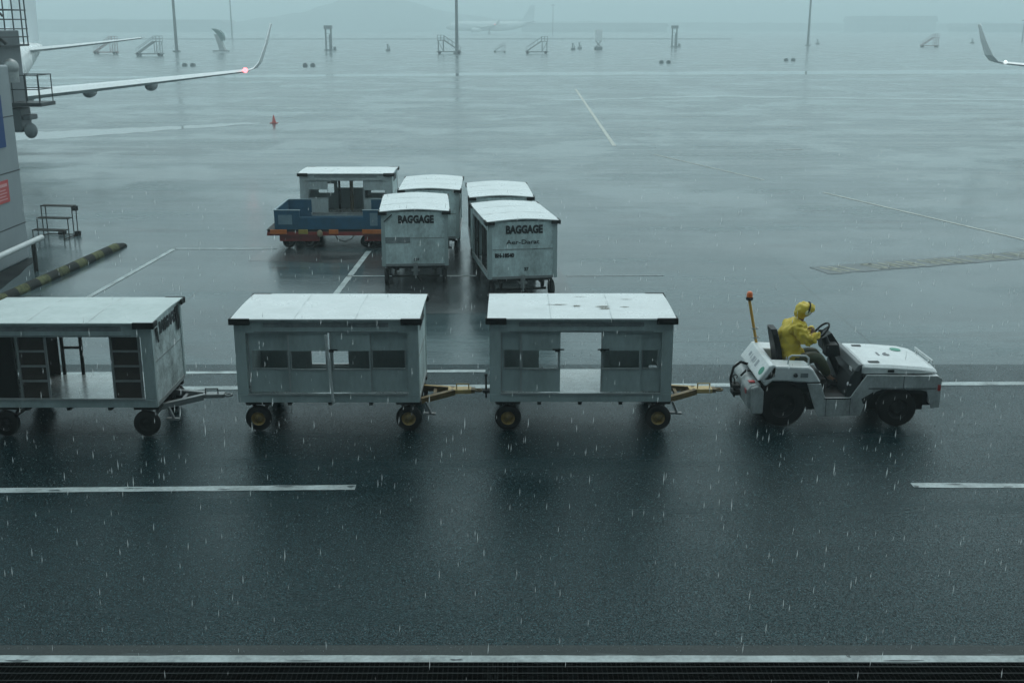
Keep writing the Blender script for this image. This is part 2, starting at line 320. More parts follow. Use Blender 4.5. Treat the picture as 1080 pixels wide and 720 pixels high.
def tag(o, label=None, cat=None, group=None, kind=None):
    if label: o['label'] = label
    if cat: o['category'] = cat
    if group: o['group'] = group
    if kind: o['kind'] = kind
    return o
def empty(name, loc, rz=0):
    o = bpy.data.objects.new(name, None); o.location = loc; o.rotation_euler = (0, 0, rz); COL.objects.link(o); return o
def copy_tree(o, parent=None):
    c = o.copy(); COL.objects.link(c); c.parent = parent
    for ch in list(o.children): copy_tree(ch, c)
    return c
def relink(o):
    return o
def text_mesh(name, body, size, m, parent, M, bold=0.0, ext=0.002, sx=1.0, align='CENTER'):
    cu = bpy.data.curves.new('t', 'FONT'); cu.body = body; cu.size = size; cu.align_x = align; cu.align_y = 'CENTER'
    cu.extrude = ext; cu.offset = bold; cu.resolution_u = 3
    to = bpy.data.objects.new('t', cu); COL.objects.link(to)
    dg = bpy.context.evaluated_depsgraph_get()
    me = bpy.data.meshes.new_from_object(to.evaluated_get(dg)); me.name = name
    bpy.data.objects.remove(to); bpy.data.curves.remove(cu)
    me.transform(M @ Matrix.Diagonal((sx, 1, 1, 1))); me.materials.clear(); me.materials.append(m)
    o = bpy.data.objects.new(name, me); COL.objects.link(o); o.parent = parent; return o

# ------------------------------------------------------------------ ground and paint
def structure(name, pts, z, m):
    o = MB().sheet(pts, z).build(name, m); o['kind'] = 'structure'; return o
structure('apron_ground', [(-3500, -60), (3500, -60), (3500, 5200), (-3500, 5200)], 0, M_APRON)
lane_ang = -0.0055
def yline(x, y0): return y0 - 0.004 * x
road_far = [(-160, 20.75), (160, 21.0)]
structure('service_road', [(-160, 10.63), (160, 10.63), (160, 20.9), (-160, 20.9)], 0.004, M_ROAD)
structure('gutter_strip', [(-160, 10.42), (160, 10.42), (160, 10.63), (-160, 10.63)], 0.006, M_GUTTER)

def gline(name, a, b, w, m, z=0.008, taper=1.0):
    a, b = Vector((a[0], a[1])), Vector((b[0], b[1])); d = (b-a).normalized(); n = Vector((-d.y, d.x))*w/2
    k = max(2, int((b-a).length / 0.22)); pts_l, pts_r = [], []
    for i in range(k+1):
        p = a + (b-a)*(i/k); j = 1 + random.uniform(-0.09, 0.07); t = 1 + (taper-1)*i/k
        pts_l.append(p + n*j*t); pts_r.append(p - n*j*t)
    mb = MB()
    for i in range(k):
        mb._add([(pts_r[i].x, pts_r[i].y, z), (pts_r[i+1].x, pts_r[i+1].y, z), (pts_l[i+1].x, pts_l[i+1].y, z), (pts_l[i].x, pts_l[i].y, z)], [(0,1,2,3)])
    o = mb.build(name, m); o['kind'] = 'structure'; return o
M_MARK = mat('tyre_blackened_smear', (0.03, 0.045, 0.048), 0.3, dirt=0.5, dirt_col=(0.09, 0.12, 0.125), scale=5)
def wear(name, pts, z=0.0125):
    for (px, py, l, w) in pts:
        c = g(px, py); o = []
        for k in range(14):
            a = 2*PI*k/14; rr = random.uniform(0.35, 1.0); o.append((c.x + math.cos(a)*l*rr, c.y + math.sin(a)*w*rr))
        structure(name, o, z, M_MARK)
def ext(p, q, x):                 # extend the line p-q to world x
    t = (x - p.x)/(q.x - p.x); return (x, p.y + (q.y-p.y)*t)
p, q = g(200, 409.5), g(1010, 404.8)
gline('edge_line', ext(p, q, -60), ext(p, q, 60), 0.2, M_LINE)
p, q = g(200, 393.2), g(512, 391.3)
gline('edge_line', ext(p, q, -60), (q.x + 0.0, q.y), 0.15, M_LINE)
p, q = g(0, 517.3), g(375, 514)
gline('dashed_lane_line', ext(p, q, -9.5), (q.x, q.y), 0.17, M_LINE)
p, q = g(962, 511.8), g(1080, 512.4)
gline('dashed_lane_line', (p.x, p.y), ext(p, q, 11), 0.17, M_LINE)
random.seed(31)
wear('paint_chip', [(58, 517.5, 0.16, 0.035), (140, 515.5, 0.22, 0.025), (236, 516.5, 0.1, 0.03), (371, 513.2, 0.07, 0.05), (300, 513.3, 0.2, 0.02), (1006, 511.0, 0.14, 0.03), (966, 513.2, 0.06, 0.045), (1062, 513.6, 0.1, 0.025)])
p, q = g(0, 694), g(560, 694); q2 = g(1080, 696)
gline('kerbside_line', (-60, p.y), (60, q2.y - 0.02), 0.14, M_LINE, z=0.012)
wear('paint_chip', [(20, 697.2, 0.16, 0.03), (150, 690.5, 0.3, 0.015), (320, 697.4, 0.22, 0.018), (480, 696.6, 0.1, 0.03), (640, 690.6, 0.3, 0.014), (895, 693, 0.03, 0.025), (955, 697.4, 0.25, 0.02), (1050, 691, 0.2, 0.016)], z=0.0145)
gline('bay_line', g(183, 262.5).xy, g(292, 262.5).xy, 0.14, M_LINE)
gline('bay_line', g(184, 262.5).xy, g(80, 321).xy, 0.14, M_LINE)
gline('bay_line', g(389, 265).xy, g(343, 325).xy, 0.15, M_LINE)
gline('bay_line', g(366, 291.3).xy, g(505, 291).xy, 0.11, M_LINE)
gline('bay_line', g(598, 291).xy, g(700, 290.5).xy, 0.07, M_LINE_FAINT)
gline('taxi_guide_line', g(607, 94).xy, g(648, 154).xy, 0.22, M_YLINE)
gline('taxi_guide_line', g(868, 203).xy, g(1110, 260).xy, 0.12, M_YLINE)
gline('taxi_guide_line', g(690, 163).xy, g(806, 190).xy, 0.09, M_YLINE)
gline('old_paint_line', g(1032, 125.5).xy, g(1100, 126).xy, 0.3, M_LINE_FAINT)
gline('old_paint_line', g(818, 158).xy, g(846, 157.5).xy, 0.35, M_LINE_FAINT)
# painted stand legend: dark band with slanted yellow strokes
pa, pb = g(864, 285.5), g(1112, 266.5)
gline('stand_legend_band', pa.xy, pb.xy, 0.95, mat('faded_dark_band_paint', (0.028, 0.042, 0.044), 0.24, dirt=0.9, dirt_col=(0.06, 0.082, 0.086), scale=1.4), z=0.006)
ax = (pb-pa).normalized(); ay = Vector((-ax.y, ax.x, 0)); mb = MB()
x = 0.35; L_ = (pb-pa).length
random.seed(21)
def stroke(x0, y0, x1, y1, w=0.09):
    P0 = pa + ax*x0 + ay*y0; P1 = pa + ax*x1 + ay*y1; d = (P1-P0).normalized(); n = Vector((-d.y, d.x, 0))*w/2
    mb._add([(P0-n)+Vector((0,0,0.011)), (P1-n)+Vector((0,0,0.011)), (P1+n)+Vector((0,0,0.011)), (P0+n)+Vector((0,0,0.011))], [(0,1,2,3)])
while x < L_ - 0.5:
    w = 0.42; k = random.choice([0, 1, 2, 3]); sl = -0.12
    lo, hi = -0.34, 0.34
    stroke(x + sl*0, lo, x - sl*1.0, hi) if False else stroke(x+0.1, lo, x-0.1, hi)
    if k != 3: stroke(x+0.1+w*0.6, lo, x-0.1+w*0.6, hi)
    if k in (0, 2): stroke(x+0.08, lo+0.03, x+0.1+w*0.6, lo+0.03)
    if k in (0, 1): stroke(x, 0, x+w*0.6, 0)
    if k == 2: stroke(x-0.1, hi-0.03, x+w*0.5, hi-0.03, 0.09)
    x += w + random.choice([0.12, 0.14, 0.3])
tag(mb.build('stand_legend_lettering', mat('pale_yellow_legend_paint', (0.48, 0.48, 0.36), 0.5, dirt=0.9, dirt_col=(0.08, 0.09, 0.08), scale=2)), kind='structure')
# standing water: far glossy band and a stream by the parked airliner
def wavy(pts_top, pts_bot, n=40, amp=0.06):
    out = []
    for P in (pts_top, pts_bot[::-1]):
        for i in range(n+1):
            t = i/n*(len(P)-1); k = min(int(t), len(P)-2); f = t-k
            a = g(*P[k]).lerp(g(*P[k+1]), f); a.y *= 1 + random.uniform(-1, 1)*amp*0.12; out.append((a.x, a.y))
    return out
structure('standing_water', wavy([(-60, 82.5), (500, 77), (1140, 73)], [(-60, 84.5), (500, 80), (1140, 77.5)]), 0.006, M_WATER)
structure('standing_water', wavy([(10, 140.5), (120, 136), (275, 129)], [(10, 149), (60, 146.5), (275, 130.2)]), 0.006, M_WATER)
structure('standing_water', wavy([(560, 106), (760, 101), (1140, 106)], [(560, 107), (760, 102.4), (1140, 107.3)]), 0.006, M_WATER)
# near-black sheet that paints the pier wall's shade onto the wet ground
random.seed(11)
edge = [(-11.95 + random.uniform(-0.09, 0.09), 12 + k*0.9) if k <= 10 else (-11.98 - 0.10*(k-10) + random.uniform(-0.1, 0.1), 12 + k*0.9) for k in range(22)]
structure('wall_shade_sheet', [(-13.49, 12)] + edge + [(-13.35, 31.4), (-13.49, 31.3)], 0.005, M_WALLSHADE)
# damp oily bay surface under the parked carts
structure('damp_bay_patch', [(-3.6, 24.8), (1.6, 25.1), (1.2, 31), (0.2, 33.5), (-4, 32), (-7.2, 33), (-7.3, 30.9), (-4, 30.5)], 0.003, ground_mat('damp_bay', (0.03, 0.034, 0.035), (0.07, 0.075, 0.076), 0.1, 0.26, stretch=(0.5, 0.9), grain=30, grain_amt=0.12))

# drain grate along the terminal
mb = MB(); x = -11.0
while x < 11.0:
    mb.box(x, x+0.014, 9.0, 10.29, -0.03, 0.01); x += 0.05
for yy in (9.0, 9.2, 9.4, 9.6, 9.8, 9.95, 10.08, 10.2, 10.28):
    mb.box(-11, 11, yy, yy+0.008, -0.025, 0.016)
gr = mb.build('drain_grate', M_GRATE)
tag(gr, 'long black iron drain grate of narrow bars along the near edge of the road', 'drain grate')
tr = MB().box(-11, 11, 8.98, 10.34, -0.03, 0.010).build('channel', M_VOID, gr)

# ------------------------------------------------------------------ baggage carts
LC, WC, ZD, ZT = 2.85, 1.64, 0.55, 1.84
def wheel(parent, x, y, r, w, rimmat, side=-1, name='wheel', rr=0.54):
    wo = empty(name, (x, y, r)); wo.parent = parent
    MB().lathe([(r*rr, -w/2), (r*0.86, -w/2), (r*0.97, -w*0.36), (r, -w*0.15), (r, w*0.15), (r*0.97, w*0.36), (r*0.86, w/2), (r*rr, w/2), (r*rr, -w/2)]).build('tyre', M_TYRE, wo)
    mb = MB().lathe([(r*rr*1.01, -w*0.42), (r*rr*0.9, -w*0.30), (r*0.3, -w*0.12), (r*0.26, -w*0.34), (0.001, -w*0.38)]).lathe([(r*rr*1.01, w*0.42), (r*rr*0.9, w*0.30), (r*0.3, w*0.12), (r*0.26, w*0.34), (0.001, w*0.38)])
    for k in range(5):
        a = 2*PI*k/5; mb.rod((r*0.4*math.cos(a), -w*0.3, r*0.4*math.sin(a)), (r*0.4*math.cos(a), w*0.3, r*0.4*math.sin(a)), r*0.045, n=6)
    mb.build('rim', rimmat, wo)
    return wo

def door(parent, x0, x1, side, layer, kind, win=None, mats=None):
    """one sliding side panel; side -1 near, +1 far"""
    y = side*(WC/2 - 0.03 - 0.035*layer); t = 0.009
    z0, z1 = (0.66 if side < 0 else 0.553), 1.64; mb = MB()
    if kind == 'panel':
        wx0, wx1, wz0, wz1 = win
        mb.box(x0, x1, y-t, y+t, z0, wz0).box(x0, x1, y-t, y+t, wz1, z1).box(x0, wx0, y-t, y+t, wz0, wz1).box(wx1, x1, y-t, y+t, wz0, wz1)
        o = mb.build('sliding_door', mats or M_ALU, parent)
        f = MB()   # pressed rim round the opening and edge stiles
        e = 0.014; yy = y + side*0.012
        f.box(wx0-e, wx1+e, yy-0.006, yy+0.006, wz0-e*1.6, wz0).box(wx0-e, wx0, yy-0.006, yy+0.006, wz0, wz1).box(wx1, wx1+e, yy-0.006, yy+0.006, wz0, wz1)
        f.box(x0, x0+0.022, yy-0.007, yy+0.007, z0, z1)
        f.build('door_trim', M_RAIL, o)
        return o
    if kind == 'ladder':
        for xx in (x0, x1-0.035): mb.box(xx, xx+0.035, y-0.015, y+0.015, z0-0.08, z1)
        for zz in (0.9, 1.14, 1.38): mb.box(x0+0.035, x1-0.035, y-0.012, y+0.012, zz, zz+0.03)
        o = mb.build('ladder_frame', M_GALV, parent)
        MB().box(x0+0.02, x1-0.02, y-side*0.05-0.006, y-side*0.05+0.006, z0-0.06, z1).build('backing_board', M_RUST, o)
        return o
    if kind == 'frame':
        for xx in (x0, x1-0.05): mb.box(xx, xx+0.05, y-0.02, y+0.02, z0-0.1, z1)
        mb.box(x0+0.05, x1-0.05, y-0.018, y+0.018, 1.0, 1.04)
        return mb.build('gate_frame', M_DARK, parent)
    if kind == 'board':
        mb.box(x0, x1, y-t, y+t, z0-0.05, z1)
        return mb.build('side_board', mats or M_RUST, parent)

def make_cart(label, cx, cy, yaw, near, far, roofm=M_ROOF, drawbar=1, barmat=M_YBAR, barh=0.0, rims=M_RIMY, wb=(-1.15, 1.25), texts=('right',), endm=M_END, group='baggage carts', extra=None, side_m=M_ALU, postm=M_ALU, arch=0.022):
    t = empty('baggage_cart', (cx, cy, 0), yaw); tag(t, label, 'baggage cart', group)
    hx, hy = LC/2, WC/2
    mb = MB()
    for s in (-1, 1):
        mb.box(-hx+0.03, hx-0.03, s*0.45-0.04, s*0.45+0.04, 0.39, 0.5)
    for xx in (-1.3, -0.65, 0, 0.65, 1.3): mb.box(xx-0.03, xx+0.03, -hy+0.1, hy-0.1, 0.42, 0.497)
    for w in wb:
        mb.rod((w, -0.6, 0.21), (w, 0.6, 0.21), 0.03)
        for s in (-1, 1):
            mb.bar((w-0.16, s*0.5, 0.42), (w-0.02, s*0.5, 0.22), 0.05, 0.04).bar((w+0.16, s*0.5, 0.42), (w+0.02, s*0.5, 0.22), 0.05, 0.04)
            mb.bar((w-0.2, s*0.66, 0.45), (w+0.2, s*0.66, 0.45), 0.1, 0.05)
    mb.build('chassis', M_DARK, t)
    MB().box(-hx, hx, -hy+0.03, hy-0.03, 0.5, ZD).build('deck', M_DECK, t)
    for s in (-1, 1):
        lowsill = s > 0 and (extra == 'chipped' or endm is M_END_DIRTY)
        o = MB().box(-hx, hx, s*(hy-0.012)-0.022, s*(hy-0.012)+0.022, 0.505, 0.545 if lowsill else 0.625).build('side_sill', side_m, t)
        if not lowsill: MB().box(-hx+0.16, hx-0.16, s*(hy+0.006)-0.018, s*(hy+0.006)+0.018, 0.627, 0.652).build('door_track', M_RAIL, o)
        f = MB().box(-hx, hx, s*(hy-0.016)-0.02, s*(hy-0.016)+0.02, 1.64, ZT).build('fascia', side_m, t)
        g_ = MB(); random.seed(int(cx*10)+s)
        g_.box(-hx+0.3, hx-0.3, s*(hy+0.007)-0.004, s*(hy+0.007)+0.004, 1.655, 1.668).box(-hx+0.45, hx-0.45, s*(hy+0.006)-0.003, s*(hy+0.006)+0.003, 1.735, 1.805)
        g_.build('gutter_strip', M_TAPE, f)
        for e in (-1, 1):
            MB().box(min(e*(hx-0.16), e*hx), max(e*(hx-0.16), e*hx), s*(hy-0.014)-0.018, s*(hy-0.014)+0.018, 0.627, 1.64).box(min(e*(hx-0.004), e*(hx+0.012)), max(e*(hx-0.004), e*(hx+0.012)), s*(hy-0.05)-0.04, s*(hy-0.05)+0.04, 0.5, 1.84).build('corner_post', postm, t)
    for e, nm in ((-1, 'left'), (1, 'right')):
        ep = MB().box(e*(hx-0.012)-0.011, e*(hx-0.012)+0.011, -hy+0.045, hy-0.045, 0.56, ZT+0.02).build('end_panel', endm, t)
        sm = MB().box(e*(hx+0.003)-0.003, e*(hx+0.003)+0.003, -hy+0.1, hy-0.1, 1.195, 1.212).box(e*(hx+0.004)-0.008, e*(hx+0.004)+0.008, -hy+0.08, hy-0.08, 0.50, 0.56)
        sm.build('end_seam', M_GALV, ep)
        if nm in texts:
            M = Matrix.Translation((e*(hx+0.006), 0.03, 1.66)) @ Euler((R(90), 0, R(90)*e)).to_matrix().to_4x4()
            text_mesh('lettering', 'BAGGAGE', 0.25, M_INK, ep, M, bold=0.015, sx=0.76)
    # arched roof
    mb = MB(); n = 10; RX, RY = hx+0.045, hy+0.05; nx = 12
    random.seed(int(cx*7+cy))
    bumps = [[random.uniform(-0.006, 0.006) for _ in range(nx+1)] for _ in range(n+1)]
    top, bot = [], []
    for j in range(n+1):
        y = -RY + 2*RY*j/n
        for i in range(nx+1):
            xx = -RX + 2*RX*i/nx; z = ZT + 0.012 + arch*(1-abs(y/RY)**1.6) + (bumps[j][i] if 0 < j < n and 0 < i < nx else 0)
            top.append((xx, y, z+0.022)); bot.append((xx, y, z))
    W_ = nx+1; tot = len(top); fs = []
    for j in range(n):
        for i in range(nx):
            a = j*W_+i; fs.append((a, a+1, a+W_+1, a+W_)); fs.append((a+tot, a+W_+tot, a+W_+1+tot, a+1+tot))
    for i in range(nx): fs.append((i, i+tot, i+1+tot, i+1)); a = n*W_+i; fs.append((a, a+1, a+1+tot, a+tot))
    for j in range(n): a = j*W_; fs.append((a, a+W_, a+W_+tot, a+tot)); a += nx; fs.append((a, a+tot, a+W_+tot, a+W_))
    mb._add(top+bot, fs, False)
    # flatten joint ridges
    rf = mb.build('roof', roofm, t)
    for xs in (-0.48, 0.47):
        sm_ = MB(); yy = [-RY+0.01 + (2*RY-0.02)*q_/8 for q_ in range(9)]
        for q_ in range(8):
            za, zb_ = [ZT+0.036+arch*(1-abs(v_/RY)**1.6) for v_ in (yy[q_], yy[q_+1])]
            sm_._add([(xs-0.009, yy[q_], za), (xs+0.009, yy[q_], za), (xs+0.009, yy[q_+1], zb_), (xs-0.009, yy[q_+1], zb_), (xs, yy[q_], za+0.004), (xs, yy[q_+1], zb_+0.004)], [(0, 4, 5, 3), (4, 1, 2, 5)])
        sm_.build('roof_seam', mat('roof_seam_sealant', (0.66, 0.69, 0.69), 0.35, dirt=0.5, dirt_col=(0.35, 0.38, 0.37), scale=5), rf)
    if extra == 'chipped':
        random.seed(5)
        for (a, b_, l, w) in ((-0.35, -0.05, 0.34, 0.02), (-0.05, -0.12, 0.16, 0.03), (0.35, -0.17, 0.3, 0.03), (0.40, -0.30, 0.2, 0.045), (0.72, -0.2, 0.14, 0.02), (0.05, 0.55, 0.25, 0.012), (0.8, 0.35, 0.2, 0.012)):
            c = MB(); pts = []
            for k in range(18):
                an = 2*PI*k/18; rr = random.uniform(0.35, 1); pts.append((a+math.cos(an)*l*0.6*rr, b_+math.sin(an)*w*1.3*rr))
            c._add([(p_[0], p_[1], ZT + 0.012+0.022+arch*(1-abs(p_[1]/RY)**1.6) + 0.007) for p_ in pts], [list(range(18))])
            c.build('chipped_paint', mat('exposed_roof_primer', (0.22, 0.2, 0.15), 0.5, dirt=0.6, dirt_col=(0.08, 0.07, 0.05), scale=20), rf)
    for sx_ in (-1, 1):
        for sy_ in (-1, 1):
            c = MB()
            x1 = sx_*(RX+0.03); x0 = sx_*(RX-0.30); y1 = sy_*(RY+0.022); y0 = sy_*(RY-0.02)
            c.box(min(x0, x1), max(x0, x1), min(y0, y1), max(y0, y1), ZT-0.06, ZT+0.042)
            x0 = sx_*(RX-0.01); y0 = sy_*(RY-0.2)
            c.box(min(x0, x1), max(x0, x1), min(y0, y1), max(y0, y1), ZT-0.052, ZT+0.034)
            c.build('corner_cap', M_BLACK, t, bevel=0.012)
    for side, specs in ((-1, near), (1, far)):
        for sp in specs:
            x0, x1 = sp[0]-hx, sp[1]-hx
            if sp[3] == 'panel':
                wz = sp[5] if len(sp) > 5 else (1.05, 1.34)
                door(t, x0, x1, side, sp[2], 'panel', (sp[4][0]-hx, sp[4][1]-hx, wz[0], wz[1]), sp[6] if len(sp) > 6 else None)
            else: door(t, x0, x1, side, sp[2], sp[3])
    for w in wb:
        for s in (-1, 1): wheel(t, w, s*0.72, 0.21, 0.11, rims)
    if drawbar:
        e = drawbar; hx2 = hx
        d = MB()
        tip = (e*(hx2+0.92), 0, 0.44+barh)
        for s in (-1, 1):
            d.bar((e*(hx2-0.15), s*0.42, 0.36), (e*(hx2+0.52), s*0.07, 0.43+barh), 0.085, 0.09)
        d.bar((e*(hx2+0.5), 0, 0.435+barh), (e*(hx2+0.86), 0, 0.44+barh), 0.15, 0.06)
        d.ring(tip, 0.055, 0.018)
        d.bar((e*(hx2+0.2), -0.22, 0.385), (e*(hx2+0.2), 0.22, 0.385), 0.05, 0.05)
        do = d.build('drawbar', barmat if barmat is not M_YBAR else M_RUSTBAR, t)
        if barmat is M_YBAR:
            MB().bar((e*(hx2+0.42), 0, 0.437+barh), (e*(hx2+0.80), 0, 0.442+barh), 0.19, 0.066).bar((e*(hx2-0.1), 0.385, 0.372), (e*(hx2+0.45), 0.105, 0.427+barh), 0.04, 0.085).build('coupling_plate', M_YBAR, do)
        MB().tube([(e*(hx2+0.56), -0.04, 0.47+barh), (e*(hx2+0.56), -0.04, 0.56+barh), (e*(hx2+0.76), -0.04, 0.56+barh), (e*(hx2+0.76), -0.04, 0.47+barh)], 0.011, 6).build('handle', M_DARK if barmat is M_GALV else M_YBAR, do)
        MB().bar((e*(hx2+0.08), -0.5, 0.40), (e*(hx2+0.16), -0.52, 0.22), 0.035, 0.035).bar((e*(hx2+0.04), -0.5, 0.21), (e*(hx2+0.24), -0.5, 0.20), 0.07, 0.03).build('brake_lever', M_GALV, t)
        h = MB()   # hitch at the other end
        h.bar((-e*(hx2-0.2), 0, 0.42), (-e*(hx2+0.14), 0, 0.42), 0.12, 0.05).rod((-e*(hx2+0.09), 0, 0.3), (-e*(hx2+0.09), 0, 0.68), 0.016, n=8).ball((-e*(hx2+0.09), 0, 0.69), 0.028, 8, 6)
        h.bar((-e*(hx2-0.0), 0.0, 0.36), (-e*(hx2-0.25), 0.3, 0.3), 0.04, 0.04)
        h.build('tow_hitch', M_DARK, t)
    return t

P = 'panel'
# train, cart nearest the tug (centre door open)
cartC = make_cart('baggage cart hitched to the white tug, centre door open, white roof paint chipped', 1.085, 17.98, 0,
    near=[(0.16, 0.47, 1, P, (0.22, 0.455)), (0.47, 1.10, 0, P, (0.51, 1.06)), (1.74, 2.37, 0, P, (1.77, 2.34)), (2.35, 2.69, 1, P, (2.40, 2.64))],
    far=[(0.16, 0.80, 1, P, (0.22, 0.74)), (2.02, 2.69, 1, P, (2.1, 2.6)), (1.9, 2.4, 0, P, (2.0, 2.36))], extra='chipped', texts=('left', 'right'))
cartB = make_cart('front row baggage cart with closed grey doors and a thin pale pole across them', -2.9, 17.95, 0,
    near=[(0.18, 0.81, 1, P, (0.25, 0.79)), (0.81, 1.44, 0, P, (0.86, 1.40)), (1.47, 2.10, 0, P, (1.52, 2.08)), (2.09, 2.69, 1, P, (2.13, 2.64))],
    far=[(0.16, 0.80, 1, P, (0.22, 0.74), (1.05, 1.34)), (0.27, 0.89, 0, P, (0.33, 0.83)), (1.52, 2.14, 0, P, (1.58, 2.08)), (2.1, 2.69, 1, P, (2.15, 2.6))], texts=('right',))
MB().rod((0.0, -WC/2-0.05, 1.62), (0.075, -WC/2-0.05, 0.56), 0.022, n=8).rod((0.075, -WC/2-0.05, 0.56), (0.08, -WC/2-0.04, 0.5), 0.028, n=8).build('locking_pole', M_PIPE, cartB)
for X, c_ in ((0.08, cartB), (-0.36, cartC), (0.35, cartC)):
    MB().box(X-0.09, X+0.09, -WC/2-0.016, -WC/2-0.004, 1.355, 1.375).box(X-0.05, X+0.03, -WC/2-0.02, -WC/2-0.006, 1.33, 1.36).build('door_latch', M_BLACK, c_)
cartA = make_cart('open sided baggage cart with bare ladder frames and grimy end panel, cut by frame edge', -6.98, 17.7, 0,
    near=[(2.18, 2.65, 1, 'ladder'), (0.73, 1.2, 1, 'ladder')],
    far=[(0.78, 1.15, 0, 'frame'), (0.16, 0.74, 0, 'board'), (2.42, 2.69, 0, 'board')],
    roofm=M_ROOF_GREEN, barmat=M_GALV, endm=M_END_DIRTY, rims=M_RIMD, wb=(-1.0, 1.22), texts=('right',), postm=M_ALU)
MB().box(-LC/2+0.05, -LC/2+0.68, -0.74, -0.70, 0.56, 1.8).build('tarpaulin', M_BLACK, cartA)
fl = MB()
for (y0, y1, zt, zb) in ((-0.62, -0.5, 1.72, 1.5), (0.45, 0.66, 1.8, 1.42), (-0.2, -0.1, 1.75, 1.6)):
    fl._add([(LC/2+0.012, y0, zt), (LC/2+0.012, y1, zt), (LC/2+0.03, y1-0.02, zb), (LC/2+0.03, y0+0.05, zb-0.02)], [(0,1,2,3)])
fo = fl.build('torn_flap', M_BLACK, cartA); sd = fo.modifiers.new('s', 'SOLIDIFY'); sd.thickness = 0.006
MB().tube([(0.0, 0.75, 1.6), (0.08, 0.74, 1.5), (0.2, 0.74, 1.47), (0.3, 0.75, 1.6)], 0.012, 6).build('hanging_cable', M_DARK, cartA)

# parked carts behind; end-on ones are turned so that their drawbar end faces the road
def end_on(label, cx, cy, deg, near, far, **k):
    return make_cart(label, cx, cy, R(-90)+R(deg), near, far, barmat=M_DARK, rims=M_RIMD, drawbar=0, arch=0.06, **k)
full = [(0.16, 0.81, 1, P, (0.25, 0.78)), (0.80, 1.44, 0, P, (0.86, 1.40)), (1.44, 2.10, 0, P, (1.52, 2.05)), (2.05, 2.69, 1, P, (2.13, 2.64))]
opened = [(0.16, 0.7, 1, 'frame'), (1.7, 2.1, 0, 'frame'), (2.2, 2.69, 1, 'frame')]
cartF = end_on('parked end-on baggage cart with a grey tape patch on its lettered end', -2.5, 29.22, 4, full, full, texts=('right',))
cartG = end_on('parked cart directly behind the taped end-on baggage cart, mostly hidden by it', -2.32, 33.0, 1, full, full, texts=('right',))
cartI = end_on('parked end-on baggage cart with company lettering and dark open left side', 0.02, 27.75, 9.5, opened, full, texts=('right',))
cartH = end_on('parked cart behind the open sided lettered cart, mostly its roof showing', -0.37, 31.6, 3.5, opened, full, texts=('right',))
for c_ in (cartF, cartI, cartG, cartH):
    mb = MB().box(LC/2+0.002, LC/2+0.03, -0.055, 0.055, 0.27, 0.58).box(LC/2-0.15, LC/2+0.06, -0.1, 0.1, 0.38, 0.42).rod((LC/2+0.05, 0, 0.2), (LC/2+0.05, 0, 0.44), 0.02, n=8).ring((LC/2+0.035, 0, 0.5), 0.03, 0.01, Matrix.Rotation(R(90), 3, 'Y'))
    mb.build('tow_plate', M_GALV, c_)
    MB().bar((LC/2-0.1, 0.0, 0.3), (LC/2+0.04, 0.14, 0.12), 0.04, 0.04).build('drawbar', M_DARK, c_)
def ep(c_): return [o for o in c_.children if o.name.startswith('end_panel')][1]
EM = lambda y, z: Matrix.Translation((LC/2+0.007, y, z)) @ Euler((R(90), 0, R(90))).to_matrix().to_4x4()
text_mesh('company_lettering', 'Aer-Darat', 0.15, M_INK, ep(cartI), EM(0.0, 1.37), bold=0.001, sx=1.25)
text_mesh('fleet_number', 'BH-18540', 0.13, M_INK, ep(cartI), EM(-0.44, 1.06), bold=0.008, sx=0.85)
text_mesh('small_mark', '37', 0.11, M_INK, ep(cartI), EM(0.08, 0.72), bold=0.004)
text_mesh('small_mark', '337', 0.09, M_INK, ep(cartF), EM(0.03, 0.66), bold=0.004)
MB().box(LC/2-0.0, LC/2+0.008, -0.74, -0.12, 1.08, 1.23).build('tape_patch', M_TAPE, ep(cartF))
MB().bar((LC/2+0.03, -0.75, 1.62), (LC/2+0.03, -0.55, 1.8), 0.03, 0.02).build('corner_brace', M_BLACK, cartF)
cartD = make_cart('parked side-on baggage cart behind the blue dolly with its middle section open', -5.14, 36.07, 0,
    near=[(0.16, 0.85, 0, P, (0.25, 0.84), (1.12, 1.37), M_ALU2), (1.95, 2.69, 0, P, (1.98, 2.62), (1.10, 1.35), M_ALU2)],
    far=[(0.16, 0.85, 0, P, (0.3, 0.8)), (1.95, 2.69, 0, P, (2.0, 2.6)), (0.84, 1.96, 1, P, (0.92, 1.9), (1.22, 1.5))], texts=('right',), rims=M_RIMD, barmat=M_DARK, side_m=M_ALU2, postm=M_ALU2)
MB().box(-0.05, 0.05, 0.3, 0.4, 0.56, 1.62).build('centre_post', mat('rusty_yellow_steel', (0.25, 0.17, 0.08), 0.5, dirt=0.7, dirt_col=(0.06, 0.05, 0.04)), cartD)
MB().box(-0.45, -0.38, 0.5, 0.54, 0.56, 1.62).box(0.42, 0.5, 0.5, 0.54, 0.56, 1.62).build('inner_upright', M_DARK, cartD)

